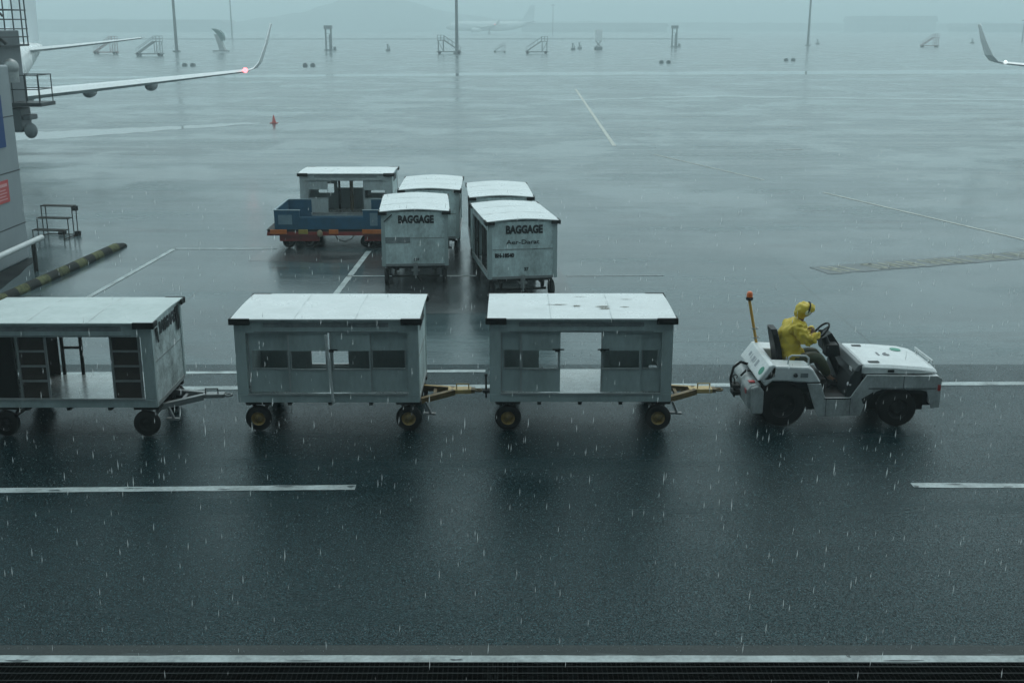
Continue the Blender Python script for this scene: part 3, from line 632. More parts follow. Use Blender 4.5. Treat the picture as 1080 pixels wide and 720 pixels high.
# blue flat dolly
e_ = empty('blue_dolly', (-5.32, 33.75, 0), R(0.5)); tag(e_, 'blue steel box dolly on dull red frame with orange blocks, before a white cart', 'dolly')
X0, X1, Y0, Y1 = -1.55, 1.62, -1.08, 1.08
mb = MB()
for (y, s) in ((Y0, -1), (Y1, 1)):
    mb.box(X0, X0+0.72, y-0.02, y+0.02, 0.58, 1.12).box(X1-0.62, X1, y-0.02, y+0.02, 0.58, 1.12).box(X0+0.72, X1-0.62, y-0.02, y+0.02, 0.58, 0.93 if s < 0 else 0.62)
mb.box(X0-0.02, X0+0.02, Y0+0.02, Y1-0.02, 0.58, 1.12).box(X1-0.02, X1+0.02, Y0+0.02, Y1-0.02, 0.58, 1.12)
wl = mb.build('side_wall', M_BLUE, e_)
for (xa, xb, xc) in ((X0-0.03, X0+0.03, X0+0.74), (X1+0.03, X1-0.03, X1-0.64)):
    mb = MB().box(min(xa, xb), max(xa, xb), Y0-0.03, Y1+0.03, 1.121, 1.145)
    for y in (Y0, Y1): mb.box(min(xb, xc), max(xb, xc), y-0.03, y+0.03, 1.121, 1.145)
    mb.build('top_rail', mat('pale_worn_edge', (0.28, 0.36, 0.38), 0.4, dirt=0.6, dirt_col=(0.05, 0.12, 0.18)), wl)
MB().box(X0+0.1, X0+0.5, Y0-0.024, Y0-0.021, 0.72, 1.0).build('rubbed_patch', M_BLUEW, wl)
MB().box(X1-0.42, X1-0.2, Y0-0.024, Y0-0.021, 0.68, 1.05).build('rubbed_patch', M_BLUEW, wl)
MB().box(X0-0.25, X1+0.2, Y0, Y1, 0.5, 0.575).build('bed', M_DARK, e_)
MB().box(X0-0.24, X1+0.24, Y0-0.05, Y0-0.0, 0.40, 0.50).box(X0-0.24, X1+0.24, Y1, Y1+0.05, 0.40, 0.5).box(X0-0.25, X0-0.17, Y0, Y1, 0.40, 0.5).box(X1+0.17, X1+0.25, Y0, Y1, 0.4, 0.5).box(X0+0.1, X0+1.25, Y0+0.05, Y0+0.2, 0.22, 0.4).box(X1-0.6, X1-0.1, Y0+0.05, Y0+0.2, 0.22, 0.4).build('frame', M_RED, e_)
for (a, b_, m_) in ((X0-0.14, X0+0.34, M_OR), (X0+0.68, X0+0.95, M_YEL), (X0+1.56, X0+1.83, M_OR), (X1-0.65, X1-0.05, M_OR)):
    MB().box(a, b_, Y0-0.09, Y0-0.051, 0.45, 0.58).build('guide_block', m_, e_, bevel=0.01)
MB().ball((X0+1.3, Y0-0.1, 0.47), 0.07, 10, 8, (1.2, 0.6, 1.5)).build('hanging_bag', mat('dirty_cream_cloth', (0.3, 0.24, 0.15), 0.7), e_)
MB().tube([(X0+1.75, Y0-0.03, 0.4), (X0+1.8, Y0-0.03, 0.28), (X0+2.0, Y0-0.03, 0.22), (X0+2.2, Y0-0.03, 0.3), (X0+2.28, Y0-0.03, 0.4)], 0.015, 6).build('loose_chain', M_DARK, e_)
for x_ in (X0+0.35, X0+0.95, X1-0.55, X1-0.15):
    for y_ in (Y0+0.2, Y1-0.2): wheel(e_, x_, y_, 0.19, 0.13, M_RIMD)

# ------------------------------------------------------------------ baggage tug
TX, TY = 3.79, 17.3
tug = empty('baggage_tug', (TX+1.52, TY+0.73, 0)); tag(tug, 'white open airport tug with green oval marks towing the baggage carts', 'tug')
ro = empty('o', (0, 0, 0)); 
TO = Vector((-1.52, -0.73, 0))
def tb(mb, name, m, parent=None, bevel=0.012):
    mb.v = [(v[0]+TO.x, v[1]+TO.y, v[2]) for v in mb.v]
    return mb.build(name, m, parent or tug, bevel=bevel)
bpy.data.objects.remove(ro)
tb(MB().box(0.2, 2.9, 0.3, 1.16, 0.22, 0.5).box(0.2, 1.3, 0.33, 1.13, 0.5, 0.74), 'chassis', M_DARK)
rb = MB().prism([(0.0, 0.30), (-0.02, 0.62), (0.05, 0.71), (0.2, 0.72), (0.22, 0.30)], 0.08, 1.38)
rb.prism([(0.05, 0.24), (0.03, 0.68), (0.16, 0.72), (0.24, 0.62), (0.24, 0.24)], 0.0, 0.08).prism([(0.05, 0.24), (0.03, 0.68), (0.16, 0.72), (0.24, 0.62), (0.24, 0.24)], 1.38, 1.46)
rb = tb(rb, 'rear_bumper', M_WHITE2, bevel=0.03)
tb(MB().box(0.02, 0.12, 0.16, 0.26, 0.722, 0.74).box(-0.03, -0.02, 0.12, 0.24, 0.55, 0.62), 'rear_reflector', M_REDL, rb, 0)
rc = tb(MB().prism([(0.12, 0.80), (0.30, 1.05), (0.36, 1.07), (0.42, 1.05), (0.42, 0.86), (0.3, 0.80)], 0.0, 1.46), 'rear_cowl', M_WHITE, bevel=0.025)
# marks on the slanted cowl
def on_cowl(y, t, off=0.004):
    a, b = Vector((0.12, 0.80)), Vector((0.30, 1.05)); p_ = a.lerp(b, t); n = Vector((-(b-a).y, (b-a).x)).normalized()*off; return (p_.x+n.x, y, p_.y+n.y)
mb = MB(); pts = []
for k in range(16):
    a = 2*PI*k/16; pts.append(on_cowl(0.16+0.10*math.cos(a), 0.5+0.30*math.sin(a)*0.8))
mb._add(pts, [list(range(16))]); tb(mb, 'oval_mark', M_GREEN, rc, 0)
mb = MB()
for (y0, y1, t0, t1) in ((0.5, 0.6, 0.35, 0.75), (0.68, 0.71, 0.4, 0.7), (0.76, 0.86, 0.4, 0.7), (0.95, 0.98, 0.4, 0.7), (1.05, 1.15, 0.45, 0.7)):
    mb._add([on_cowl(y0, t0), on_cowl(y1, t0), on_cowl(y1, t1), on_cowl(y0, t1)], [(0,1,2,3)])
tb(mb, 'grey_mark', mat('faint_grey_marking', (0.35, 0.37, 0.4), 0.5), rc, 0)
for y0, y1 in ((0.0, 0.40), (1.06, 1.46)):
    tb(MB().prism([(0.18, 0.80), (0.36, 1.052), (0.93, 1.03), (1.0, 0.99), (1.14, 0.77), (0.94, 0.765), (0.6, 0.79), (0.36, 0.79), (0.25, 0.70)], y0, y1), 'rear_fender', M_WHITE, bevel=0.03)
sidep = [(0.92, 0.755), (1.14, 0.755), (1.22, 0.52), (1.62, 0.52), (1.86, 0.90), (2.98, 0.885), (3.06, 0.84), (3.06, 0.36), (2.93, 0.34), (2.84, 0.62), (2.74, 0.65), (2.12, 0.66), (2.02, 0.62), (1.86, 0.40), (1.80, 0.22), (1.12, 0.20), (1.02, 0.45)]
for y0, y1 in ((0.0, 0.035), (1.425, 1.46)):
    s_ = tb(MB().prism(sidep, y0, y1), 'side_plate', M_WHITE2, bevel=0.008)
    yy = y0-0.004 if y0 == 0 else y1
    tb(MB().prism([(1.80, 0.50), (1.98, 0.62), (1.98, 0.56), (1.90, 0.42), (1.83, 0.42)], yy, yy+0.004), 'step_recess', M_VINYL, s_, 0)
    tb(MB().box(1.2, 1.64, y0 if y0 == 0 else 1.2, 0.26 if y0 == 0 else y1, 0.488, 0.518), 'foot_step', M_DGREY, bevel=0.004)
    tb(MB().box(1.86, 3.02, 0.036 if y0 == 0 else 1.16, 0.3 if y0 == 0 else 1.424, 0.80, 0.872), 'front_fender', M_WHITE, bevel=0.01)
tb(MB().prism([(1.78, 0.24), (1.78, 0.90), (2.95, 0.90), (3.03, 0.86), (3.03, 0.30)], 0.3, 1.16), 'engine_bay', M_DGREY)
tb(MB().box(2.96, 3.055, 0.037, 0.30, 0.36, 0.80).box(2.96, 3.055, 1.16, 1.423, 0.36, 0.80).box(3.03, 3.07, 0.3, 1.16, 0.34, 0.85), 'front_bumper', M_WHITE)
tb(MB().box(3.071, 3.08, 0.42, 1.04, 0.6, 0.8), 'grille', M_DGREY, bevel=0)
for y in (0.17, 1.29): tb(MB().lathe([(0.001, 3.085), (0.05, 3.08), (0.075, 3.06), (0.08, 3.05)], (0, y, 0.70), 'x', 16), 'headlight', M_LENS, bevel=0)
tb(MB().box(3.0, 3.05, -0.006, -0.001, 0.64, 0.74), 'side_marker', M_REDL, bevel=0)
# bonnet
rings = []
for x_, z_, w_ in ((1.79, 1.035, 0.66), (1.83, 1.06, 0.67), (2.3, 1.045, 0.67), (2.75, 1.01, 0.665), (2.93, 0.975, 0.62), (3.03, 0.93, 0.56)):
    rings.append([(x_, 0.73-w_, 0.905), (x_, 0.73-w_, z_-0.05), (x_, 0.73-w_+0.05, z_-0.008), (x_, 0.73-w_*0.4, z_+0.01), (x_, 0.73+w_*0.4, z_+0.01), (x_, 0.73+w_-0.05, z_-0.008), (x_, 0.73+w_, z_-0.05), (x_, 0.73+w_, 0.905)])
hd = tb(MB().loft(rings, smooth=False), 'bonnet', M_WHITE, bevel=0.006)
tb(MB().bar((3.05, 0.45, 0.99), (3.02, 1.22, 1.0), 0.02, 0.05).bar((3.01, 0.55, 0.94), (3.04, 0.55, 0.985), 0.03, 0.03).bar((3.0, 1.1, 0.94), (3.02, 1.1, 0.985), 0.03, 0.03), 'bonnet_handle', M_PIPE, hd, 0)
mb = MB(); mb._add([(2.62+0.09*math.cos(2*PI*k/16), 1.02+0.10*math.sin(2*PI*k/16), 1.038-0.06*(0.09*math.cos(2*PI*k/16))) for k in range(16)], [list(range(16))]); tb(mb, 'oval_mark', M_GREEN, hd, 0)
tb(MB().box(1.93, 2.08, 1.12, 1.2, 1.062, 1.07).box(1.93, 2.1, 0.18, 0.26, 1.056, 1.064), 'bonnet_hinge', M_DGREY, hd, 0)
Mh = Matrix.Translation((2.28+TO.x, 0.66+TO.y, 1.060)) @ Matrix.Rotation(R(2), 4, 'Y')
text_mesh('fleet_number', '16', 0.26, M_INKGREY, hd, Mh, bold=0.002)
for y0 in (-0.003, 1.457):
    tb(MB().box(2.45, 2.458, y0, y0+0.006, 0.67, 0.88).box(1.235, 1.243, y0, y0+0.006, 0.21, 0.5).box(1.62, 1.628, y0, y0+0.006, 0.22, 0.5), 'panel_gap', M_SEAM, bevel=0)
tb(MB().box(1.9, 2.98, -0.006, 0.002, 0.672, 0.684), 'rub_strip', M_DGREY, bevel=0)
tb(MB().box(2.2, 2.3, 0.045, 0.07, 0.93, 0.97), 'bonnet_latch', M_VINYL, bevel=0.004)
tb(MB().lathe([(0.001, 0), (0.03, 0.0), (0.035, 0.03), (0.03, 0.035)], (0.72, -0.034, 0.90), 'y', 14), 'fuel_cap', M_DGREY, bevel=0)
tb(MB().box(0.80, 0.92, -0.004, 0.0, 0.86, 0.93), 'data_plate', M_TAPE, bevel=0)
# cockpit
tb(MB().prism([(1.55, 0.52), (1.79, 0.52), (1.79, 1.03), (1.74, 1.045), (1.62, 0.86)], 0.06, 1.40), 'dashboard', M_DGREY)
tb(MB().prism([(1.66, 0.955), (1.73, 1.06), (1.80, 1.065), (1.74, 0.95)], 0.04, 1.42), 'dash_top', mat('mid_grey_panel', (0.12, 0.135, 0.14), 0.4))
tb(MB().box(1.655, 1.66, 0.16, 0.3, 0.83, 0.97, None).ball((1.62, 0.10, 0.72), 0.045, 10, 8), 'dash_placard', M_SIGNW, bevel=0)
tb(MB().box(1.0, 1.56, 0.04, 1.42, 0.46, 0.487), 'floor_plate', M_VINYL, bevel=0)
tb(MB().rod((1.66, 0.73, 0.62), (1.33, 0.73, 1.34), 0.055, n=12).box(1.36, 1.56, 0.64, 0.86, 1.02, 1.22), 'steering_column', M_VINYL, bevel=0.01)
tb(MB().prism([(1.38, 1.05), (1.34, 1.26), (1.5, 1.36), (1.64, 1.16), (1.68, 0.95)], 0.88, 1.2), 'instrument_pod', M_VINYL)
SW = Vector((1.27, 0.73, 1.42)); SM = Matrix.Rotation(R(-48), 3, 'Y')
mb = MB().ring(SW, 0.185, 0.017, SM)
for a in (90, 210, 330):
    v = SM @ Vector((0.185*math.cos(R(a)), 0.185*math.sin(R(a)), 0)); mb.rod(SW, SW+v, 0.01, n=6)
mb.ball(SW, 0.04, 10, 6)
tb(mb, 'steering_wheel', M_BLACK, bevel=0)
st = tb(MB().box(0.52, 1.05, 0.49, 0.97, 0.75, 0.885), 'seat', M_VINYL, bevel=0.03)
rings = []
for z_, x_, w_ in ((0.86, 0.60, 0.22), (1.05, 0.57, 0.235), (1.25, 0.53, 0.23), (1.42, 0.49, 0.20), (1.50, 0.47, 0.15)):
    rings.append([(x_-0.05, 0.73-w_, z_), (x_+0.05, 0.73-w_, z_), (x_+0.05, 0.73+w_, z_), (x_-0.05, 0.73+w_, z_)])
tb(MB().loft(rings, smooth=False), 'backrest', M_VINYL, bevel=0.02)
tb(MB().box(0.42, 1.0, 0.2, 1.26, 0.62, 0.76).box(0.44, 0.62, 0.12, 0.4, 0.76, 1.0), 'seat_box', M_DGREY)
for y in (0.14, 1.32): tb(MB().tube([(0.62, y, 1.03), (0.63, y, 1.15), (0.68, y, 1.185), (0.90, y, 1.18), (0.95, y, 1.14), (0.95, y, 1.02)], 0.015, 8), 'grab_rail', M_PIPE, bevel=0)
tb(MB().rod((1.42, 0.6, 0.49), (1.52, 0.6, 0.6), 0.015, n=6).box(1.49, 1.53, 0.54, 0.66, 0.56, 0.66).rod((1.42, 0.86, 0.49), (1.52, 0.86, 0.6), 0.015, n=6).box(1.49, 1.53, 0.8, 0.92, 0.56, 0.66), 'pedal', M_BLACK, bevel=0)
bp_ = tb(MB().rod((0.38, 1.36, 1.0), (0.21, 1.36, 1.80), 0.024, n=8), 'beacon_pole', mat('orange_yellow_pole_paint', (0.65, 0.36, 0.05), 0.4, dirt=0.5, dirt_col=(0.2, 0.12, 0.04), scale=8), bevel=0)
mb = MB()
for t_ in (0.12, 0.32): mb.ring((0.38-0.17*t_, 1.36, 1.0+0.8*t_+0.06), 0.055, 0.01, None, 16, 6)
tb(mb, 'pole_ring', M_GALV, bp_, 0)
tb(MB().lathe([(0.045, 0.0), (0.06, 0.01), (0.06, 0.05), (0.04, 0.055)], (0.21, 1.36, 1.80), 'z', 16), 'beacon_base', M_BLACK, bp_, 0)
tb(MB().lathe([(0.05, 0.055), (0.052, 0.10), (0.045, 0.135), (0.03, 0.15), (0.001, 0.152)], (0.21, 1.36, 1.80), 'z', 16), 'beacon_lens', M_ORANGE, bp_, 0)
# hitch and hoses
tb(MB().box(-0.14, 0.0, 0.62, 0.84, 0.36, 0.42).box(-0.14, 0.0, 0.62, 0.84, 0.48, 0.53).rod((-0.09, 0.73, 0.3), (-0.09, 0.73, 0.62), 0.02, n=8).ring((-0.09, 0.73, 0.65), 0.035, 0.01, Matrix.Rotation(R(90), 3, 'X'), 12), 'tow_hitch', M_DARK, bevel=0)
tb(MB().tube([(0.2, 0.9, 0.80), (0.02, 0.88, 0.86), (-0.1, 0.84, 0.78), (-0.15, 0.8, 0.6), (-0.13, 0.77, 0.45)], 0.022, 8), 'hose', M_BLACK, bevel=0)
tb(MB().tube([(0.2, 0.55, 0.78), (0.06, 0.6, 0.8), (-0.02, 0.62, 0.7)], 0.018, 8), 'hose', M_BLACK, bevel=0)
def tw(x_, y_, r_, w_):
    wheel(tug, x_+TO.x, y_+TO.y, r_, w_, M_RIMD)
for y in (0.17, 1.29): tw(0.56, y, 0.375, 0.26); tw(2.42, y, 0.31, 0.22)

# ------------------------------------------------------------------ driver
def skin_obj(name, joints, edges, m, parent, levels=1, off=TO):
    me = bpy.data.meshes.new(name)
    me.from_pydata([(j[0]+TX, j[1]+TY, j[2]) for j in joints], edges, []); me.materials.append(m)
    o = bpy.data.objects.new(name, me); COL.objects.link(o)
    if parent: o.parent = parent
    sk = o.modifiers.new('skin', 'SKIN'); sk.use_smooth_shade = True
    layer = me.skin_vertices[0] if len(me.skin_vertices) else None
    if layer is None:
        bm_ = __import__('bmesh').new(); bm_.from_mesh(me); bm_.verts.layers.skin.verify(); bm_.to_mesh(me); bm_.free(); layer = me.skin_vertices[0]
    for i, j in enumerate(joints):
        r = j[3]; layer.data[i].radius = (r if not isinstance(r, tuple) else r[0], r if not isinstance(r, tuple) else r[1])
    layer.data[0].use_root = True
    ss = o.modifiers.new('sub', 'SUBSURF'); ss.levels = levels; ss.render_levels = levels + 1
    return o
yc = 0.73
HANDS = [(1.235, 0.575, 1.445), (1.235, 0.885, 1.445)]
J = [(0.80, yc, 0.97, 0.13), (0.76, yc, 1.13, 0.13), (0.76, yc, 1.32, 0.14), (0.85, yc, 1.52, 0.11), (0.93, yc, 1.62, 0.055), (0.965, yc, 1.69, 0.06),
     (0.87, yc-0.17, 1.52, 0.06), (0.97, yc-0.25, 1.36, 0.046), (1.19, yc-0.17, 1.44, 0.03),
     (0.87, yc+0.17, 1.52, 0.06), (0.97, yc+0.25, 1.36, 0.046), (1.19, yc+0.17, 1.44, 0.03),
     (0.86, yc-0.11, 0.95, 0.09), (1.22, yc-0.14, 1.03, 0.062), (1.44, yc-0.13, 0.66, 0.042), (1.56, yc-0.13, 0.61, 0.035),
     (0.86, yc+0.11, 0.95, 0.09), (1.22, yc+0.14, 1.03, 0.062), (1.44, yc+0.13, 0.66, 0.042), (1.56, yc+0.13, 0.61, 0.035)]
E_ = [(0,1),(1,2),(2,3),(3,4),(4,5),(3,6),(6,7),(7,8),(3,9),(9,10),(10,11),(0,12),(12,13),(13,14),(14,15),(0,16),(16,17),(17,18),(18,19)]
person = skin_obj('person', J, E_, M_SKIN, None)
tag(person, 'driver in yellow hooded rain jacket and dark trousers, wearing ear defenders, hands on the wheel', 'person')
# jacket
JJ = [(0.85, yc, 0.93, (0.24, 0.235)), (0.78, yc, 1.08, (0.22, 0.225)), (0.745, yc, 1.24, (0.225, 0.225)), (0.78, yc, 1.39, (0.215, 0.225)), (0.86, yc, 1.52, (0.16, 0.18)), (0.925, yc, 1.61, 0.11),
      (0.88, yc-0.19, 1.51, 0.11), (0.95, yc-0.30, 1.37, 0.105), (1.05, yc-0.28, 1.345, 0.09), (1.19, yc-0.18, 1.43, 0.066),
      (0.88, yc+0.19, 1.51, 0.11), (0.95, yc+0.30, 1.37, 0.105), (1.05, yc+0.28, 1.345, 0.09), (1.19, yc+0.18, 1.43, 0.066)]
jk = skin_obj('rain_jacket', JJ, [(0,1),(1,2),(2,3),(3,4),(4,5),(4,6),(6,7),(7,8),(8,9),(4,10),(10,11),(11,12),(12,13)], M_JACKET, person, levels=2)
ft = bpy.data.textures.new('folds', 'CLOUDS'); ft.noise_scale = 0.07; ft.noise_depth = 2
dm = jk.modifiers.new('folds', 'DISPLACE'); dm.texture = ft; dm.strength = 0.13; dm.mid_level = 0.5; dm.texture_coords = 'LOCAL'
TT = [(0.82, yc, 0.955, 0.14), (0.90, yc-0.115, 0.96, 0.125), (1.22, yc-0.145, 1.045, 0.105), (1.41, yc-0.135, 0.70, 0.08), (0.90, yc+0.115, 0.96, 0.125), (1.22, yc+0.145, 1.045, 0.105), (1.41, yc+0.135, 0.70, 0.08)]
skin_obj('trousers', TT, [(0,1),(1,2),(2,3),(0,4),(4,5),(5,6)], M_TROUS, person)
for s in (-1, 1):
    y_ = yc + s*0.135
    skin_obj('boot', [(1.43, y_, 0.66, 0.062), (1.455, y_, 0.575, 0.058), (1.55, y_, 0.565, 0.046), (1.61, y_, 0.575, 0.036)], [(0,1),(1,2),(2,3)], M_BLACK, person)
# head: shaped skull with face features, hood around it
def head_pt(mb, c, M, sub=False):
    vs = []; n, m_ = 20, 14
    for j in range(m_+1):
        th = PI*j/m_
        for i in range(n):
            a = 2*PI*i/n; x_, y_, z_ = math.sin(th)*math.cos(a), math.sin(th)*math.sin(a), math.cos(th)
            rx, ry, rz = 0.096, 0.076, 0.118
            k = 1 - 0.22*max(0, -z_-0.2)                     # jaw narrows
            X, Y, Z = x_*rx*k, y_*ry*k, z_*rz
            if x_ > 0.8 and -0.35 < z_ < 0.1: X += 0.016*(1-abs(y_)*3) if abs(y_) < 0.33 else 0   # nose
            if x_ > 0.75 and 0.05 < z_ < 0.25 and abs(y_) > 0.2: X -= 0.007                       # eye sockets
            if x_ > 0.7 and -0.62 < z_ < -0.45: X += 0.004                                        # lips
            vs.append(Vector(c) + M @ Vector((X, Y, Z)))
    mb._add(vs, [(j*n+i, (j+1)*n+i, (j+1)*n+(i+1)%n, j*n+(i+1)%n) for j in range(m_) for i in range(n)], True)
HC = Vector((1.0+TX, yc+TY, 1.775)); HM = Matrix.Rotation(R(20), 3, 'Y')
mb = MB(); head_pt(mb, HC, HM)
for s in (-1, 1): mb.ball(HC + HM @ Vector((0.0, s*0.078, -0.005)), 0.028, 8, 6, (0.6, 0.35, 1.1), HM)
mb.build('head', M_SKIN, person)
mb = MB()
for s in (-1, 1):
    mb.ball(HC + HM @ Vector((0.088, s*0.030, 0.018)), 0.011, 8, 6)
    mb.rod(HC + HM @ Vector((0.091, s*0.015, 0.038)), HC + HM @ Vector((0.084, s*0.048, 0.038)), 0.004, n=6)
mb.build('eye', M_HAIR, person)
MB().ball(HC + HM @ Vector((-0.012, 0, 0.022)), 0.102, 16, 10, (0.95, 0.80, 1.08), HM).build('hair', M_HAIR, person)
# hood: open-fronted shell
vs, fs = [], []; n, m_ = 22, 12
for j in range(m_+1):
    th = 0.15 + (PI*0.66-0.15)*j/m_                # from the back round to the opening rim
    for i in range(n):
        a = 2*PI*i/n; wob = 1 + 0.035*math.sin(3*a+j*0.8) + 0.025*math.sin(5*a-j)
        c_, s_ = math.cos(th), math.sin(th)
        rr = 0.132*wob if th < PI*0.5 else 0.132*wob*(1-0.08*(th-PI/2))
        v = Vector((-c_*0.15*(1+0.5*(c_ < 0)) - 0.012 + 0.02*math.sin(a)*(j/m_), s_*math.cos(a)*rr*0.93, s_*math.sin(a)*rr*1.08 - (0.03 if math.sin(a) < 0 else 0)*(-math.sin(a))))
        if math.sin(a) < 0.25 and c_ < 0.15: v.x = 0.012 - 0.02*max(0, -math.sin(a)) + min(v.x, 0)*0.3
        vs.append(HC + HM @ v)
fs = [(j*n+i, (j+1)*n+i, (j+1)*n+(i+1)%n, j*n+(i+1)%n) for j in range(m_) for i in range(n)] + [tuple(range(n))]
mb = MB(); mb._add(vs, fs, True); hood = mb.build('hood', M_JACKET, person)
sd = hood.modifiers.new('s', 'SOLIDIFY'); sd.thickness = 0.008
hs2 = hood.modifiers.new('sub', 'SUBSURF'); hs2.levels = 1; hs2.render_levels = 1
hd2 = hood.modifiers.new('folds', 'DISPLACE'); hd2.texture = ft; hd2.strength = 0.05; hd2.mid_level = 0.4; hd2.texture_coords = 'LOCAL'
for s in (-1, 1):
    em = MB().ball(HC + HM @ Vector((0.012, s*0.130, -0.01)), 0.042, 12, 8, (1, 0.5, 1.2), HM).build('ear_defender', mat('pale_ear_cup', (0.62, 0.62, 0.42), 0.4), person)
mb = MB(); prev = None
for k in range(13):
    a = PI*k/12; pnt = HC + HM @ Vector((0.012, math.cos(a)*0.140, 0.0+math.sin(a)*0.150))
    if prev: mb.rod(prev, pnt, 0.013, n=6)
    prev = pnt
mb.build('headband', M_BLACK, person)
# hands gripping the rim
for s in (-1, 1):
    an = 130 if s > 0 else 230
    gv = SW + SM @ Vector((0.185*math.cos(R(an)), 0.185*math.sin(R(an)), 0))
    tang = (SM @ Vector((-math.sin(R(an)), math.cos(R(an)), 0))).normalized()
    wr = Vector((1.19, yc+s*0.17, 1.44)); d = (gv + Vector((0, 0, 0.02)) - wr); 
    if d.length < 0.05: d = Vector((0.06, 0, 0))
    out = Vector((0.8, 0, 0.45)).normalized()
    palm = gv + Vector((-0.035, 0, 0.025))
    JH = [tuple(wr)+(0.026,), tuple(palm)+(0.032,)]; EH = [(0, 1)]
    for k in range(4):
        base = palm + tang*((k-1.5)*0.021) + Vector((0.018, 0, 0.012))
        ln = (0.9, 1.0, 0.95, 0.78)[k]
        p1 = base + Vector((0.026*ln, 0, 0.006)); p2 = p1 + Vector((0.016*ln, 0, -0.024*ln)); p3 = p2 + Vector((-0.014, 0, -0.016*ln))
        i0 = len(JH); JH += [tuple(base)+(0.010,), tuple(p1)+(0.009,), tuple(p2)+(0.0085,), tuple(p3)+(0.008,)]
        EH += [(1, i0), (i0, i0+1), (i0+1, i0+2), (i0+2, i0+3)]
    th0 = palm + tang*(-s*0.032) + Vector((0.0, 0, -0.008)); th1 = th0 + Vector((0.022, 0, -0.018)); th2 = th1 + Vector((0.02, 0, -0.004))
    i0 = len(JH); JH += [tuple(th0)+(0.012,), tuple(th1)+(0.010,), tuple(th2)+(0.009,)]; EH += [(1, i0), (i0, i0+1), (i0+1, i0+2)]
    skin_obj('hand', JH, EH, M_SKIN, person)

# ------------------------------------------------------------------ pier wall, rail, kerb, steps at left
pw = empty('pier_wall', (-13.5, 28.5, 0)); tag(pw, 'grey blue panelled pier block at the left edge with a blue and a red sign', 'building')
MB().box(-5.5, 0.0, -3.5, 2.85, 0, 5.25).build('wall', M_WALL, pw, bevel=0.05)
mb = MB()
for z_ in (1.0, 2.45, 3.9): mb.box(-5.503, 0.006, -3.503, 2.856, z_, z_+0.03)
mb.build('panel_seam', M_SEAM, pw)
MB().box(0.008, 0.03, 1.0, 2.1, 3.15, 4.5).build('blue_sign', M_SIGNB, pw)
rs = MB().box(0.008, 0.03, 1.0, 1.95, 1.72, 2.3).build('red_sign', M_SIGNR, pw)
mb = MB(); mb.box(0.031, 0.036, 1.05, 1.85, 2.14, 2.22)
for k in range(4): mb.box(0.031, 0.036, 1.05, 1.8-0.06*(k % 2), 1.8+0.08*k, 1.83+0.08*k)
mb.build('sign_print', mat('pale_pink_sign_ink', (0.6, 0.3, 0.3), 0.5), rs)
MSH = mat('dark_grey_cladding', (0.12, 0.14, 0.15), 0.5, dirt=0.3, dirt_col=(0.05, 0.06, 0.065), scale=2)  # darker grey sheet for the bridge cab
MB().rod((-2.5, 2.97, 5.12), (-0.25, 2.97, 5.12), 0.11, n=12).build('duct', M_PIPE, pw)
# boarding bridge service end, further out behind the wall
bb = empty('boarding_bridge', (-18.6, 45, 0)); tag(bb, 'end of a boarding bridge with a small railed service platform beyond the grey pier wall', 'boarding bridge')
MB().box(-8, -0.72, -1.2, 1.2, 3.2, 6.1).build('cab', MSH, bb, bevel=0.05)
mb = MB()
for x_ in (-0.45, -0.62, -0.95, -1.3):
    for y_ in (-1.3, 1.3): mb.rod((x_, y_, 5.5), (x_, y_, 10.0), 0.028, n=6)
for z_ in (5.55, 5.85, 6.15, 6.5, 6.85):
    for y_ in (-1.3, 1.3): mb.bar((-0.42, y_, z_), (-3.2, y_, z_), 0.04, 0.04)
    mb.bar((-0.42, -1.3, z_), (-0.42, 1.3, z_), 0.04, 0.04)
mb.bar((-0.5, -0.6, 5.6), (-3.0, -0.6, 8.2), 0.14, 0.1).bar((-0.5, -0.6, 6.6), (-3.0, -0.6, 9.2), 0.1, 0.06).box(-3.2, -0.42, -1.25, 1.25, 5.5, 5.54)
mb.build('stair_tower', M_DGREY, bb)
MB().box(-0.75, -0.5, -1.42, -1.34, 6.45, 9.0).build('warning_board', mat('faded_red_board', (0.42, 0.14, 0.14), 0.5), bb)
MB().box(-1.15, -0.85, -1.206, -1.2, 5.1, 5.5).build('dark_vent', M_SEAM, bb)
mb = MB().box(-0.71, 0.62, -0.7, 0.7, 3.28, 3.42)
for x_ in (-0.45, 0.05, 0.55):
    for y_ in (-0.65, 0.65): mb.rod((x_, y_, 3.4), (x_, y_, 4.45), 0.022, n=6)
for z_ in (3.92, 4.45):
    for y_ in (-0.65, 0.65): mb.bar((-0.5, y_, z_), (0.57, y_, z_), 0.035, 0.035)
    mb.bar((0.55, -0.65, z_), (0.55, 0.65, z_), 0.035, 0.035)
mb.build('service_platform', M_DGREY, bb)
MB().box(-3, -0.3, -0.5, 0.5, 2.3, 3.2).box(-0.3, 0.0, -0.4, 0.4, 2.75, 2.95).build('drive_unit', M_MAST, bb, bevel=0.05)
MB().ball((-0.05, -0.3, 2.35), 0.25, 12, 8, (1, 1, 1.2)).build('cable_drum', M_FAR, bb)
MB().ball((-0.3, -0.9, 4.75), 0.3, 12, 8, (1, 1, 1.1)).rod((-0.3, -0.9, 4.2), (-0.3, -0.9, 4.6), 0.26, n=12).build('floodlight', M_GALV, bb)
MB().rod((-5.5, 0, 0), (-5.5, 0, 3.2), 0.4, n=12).build('support_column', M_MAST, bb)

gr_ = empty('guard_rail', (-12.6, 27, 0)); tag(gr_, 'white pipe guard rail on short posts beside the grey pier wall', 'guard rail')
MB().rod((0, -5, 0.8), (0, 3.1, 0.8), 0.075, n=14).ball((0, 3.1, 0.8), 0.075, 12, 8).build('rail', M_PIPE, gr_)
for y_ in (-4.5, -2.3, -0.3, 2.55): MB().rod((0, y_, 0), (0, y_, 0.74), 0.06, n=10).build('post', M_DARK, gr_)

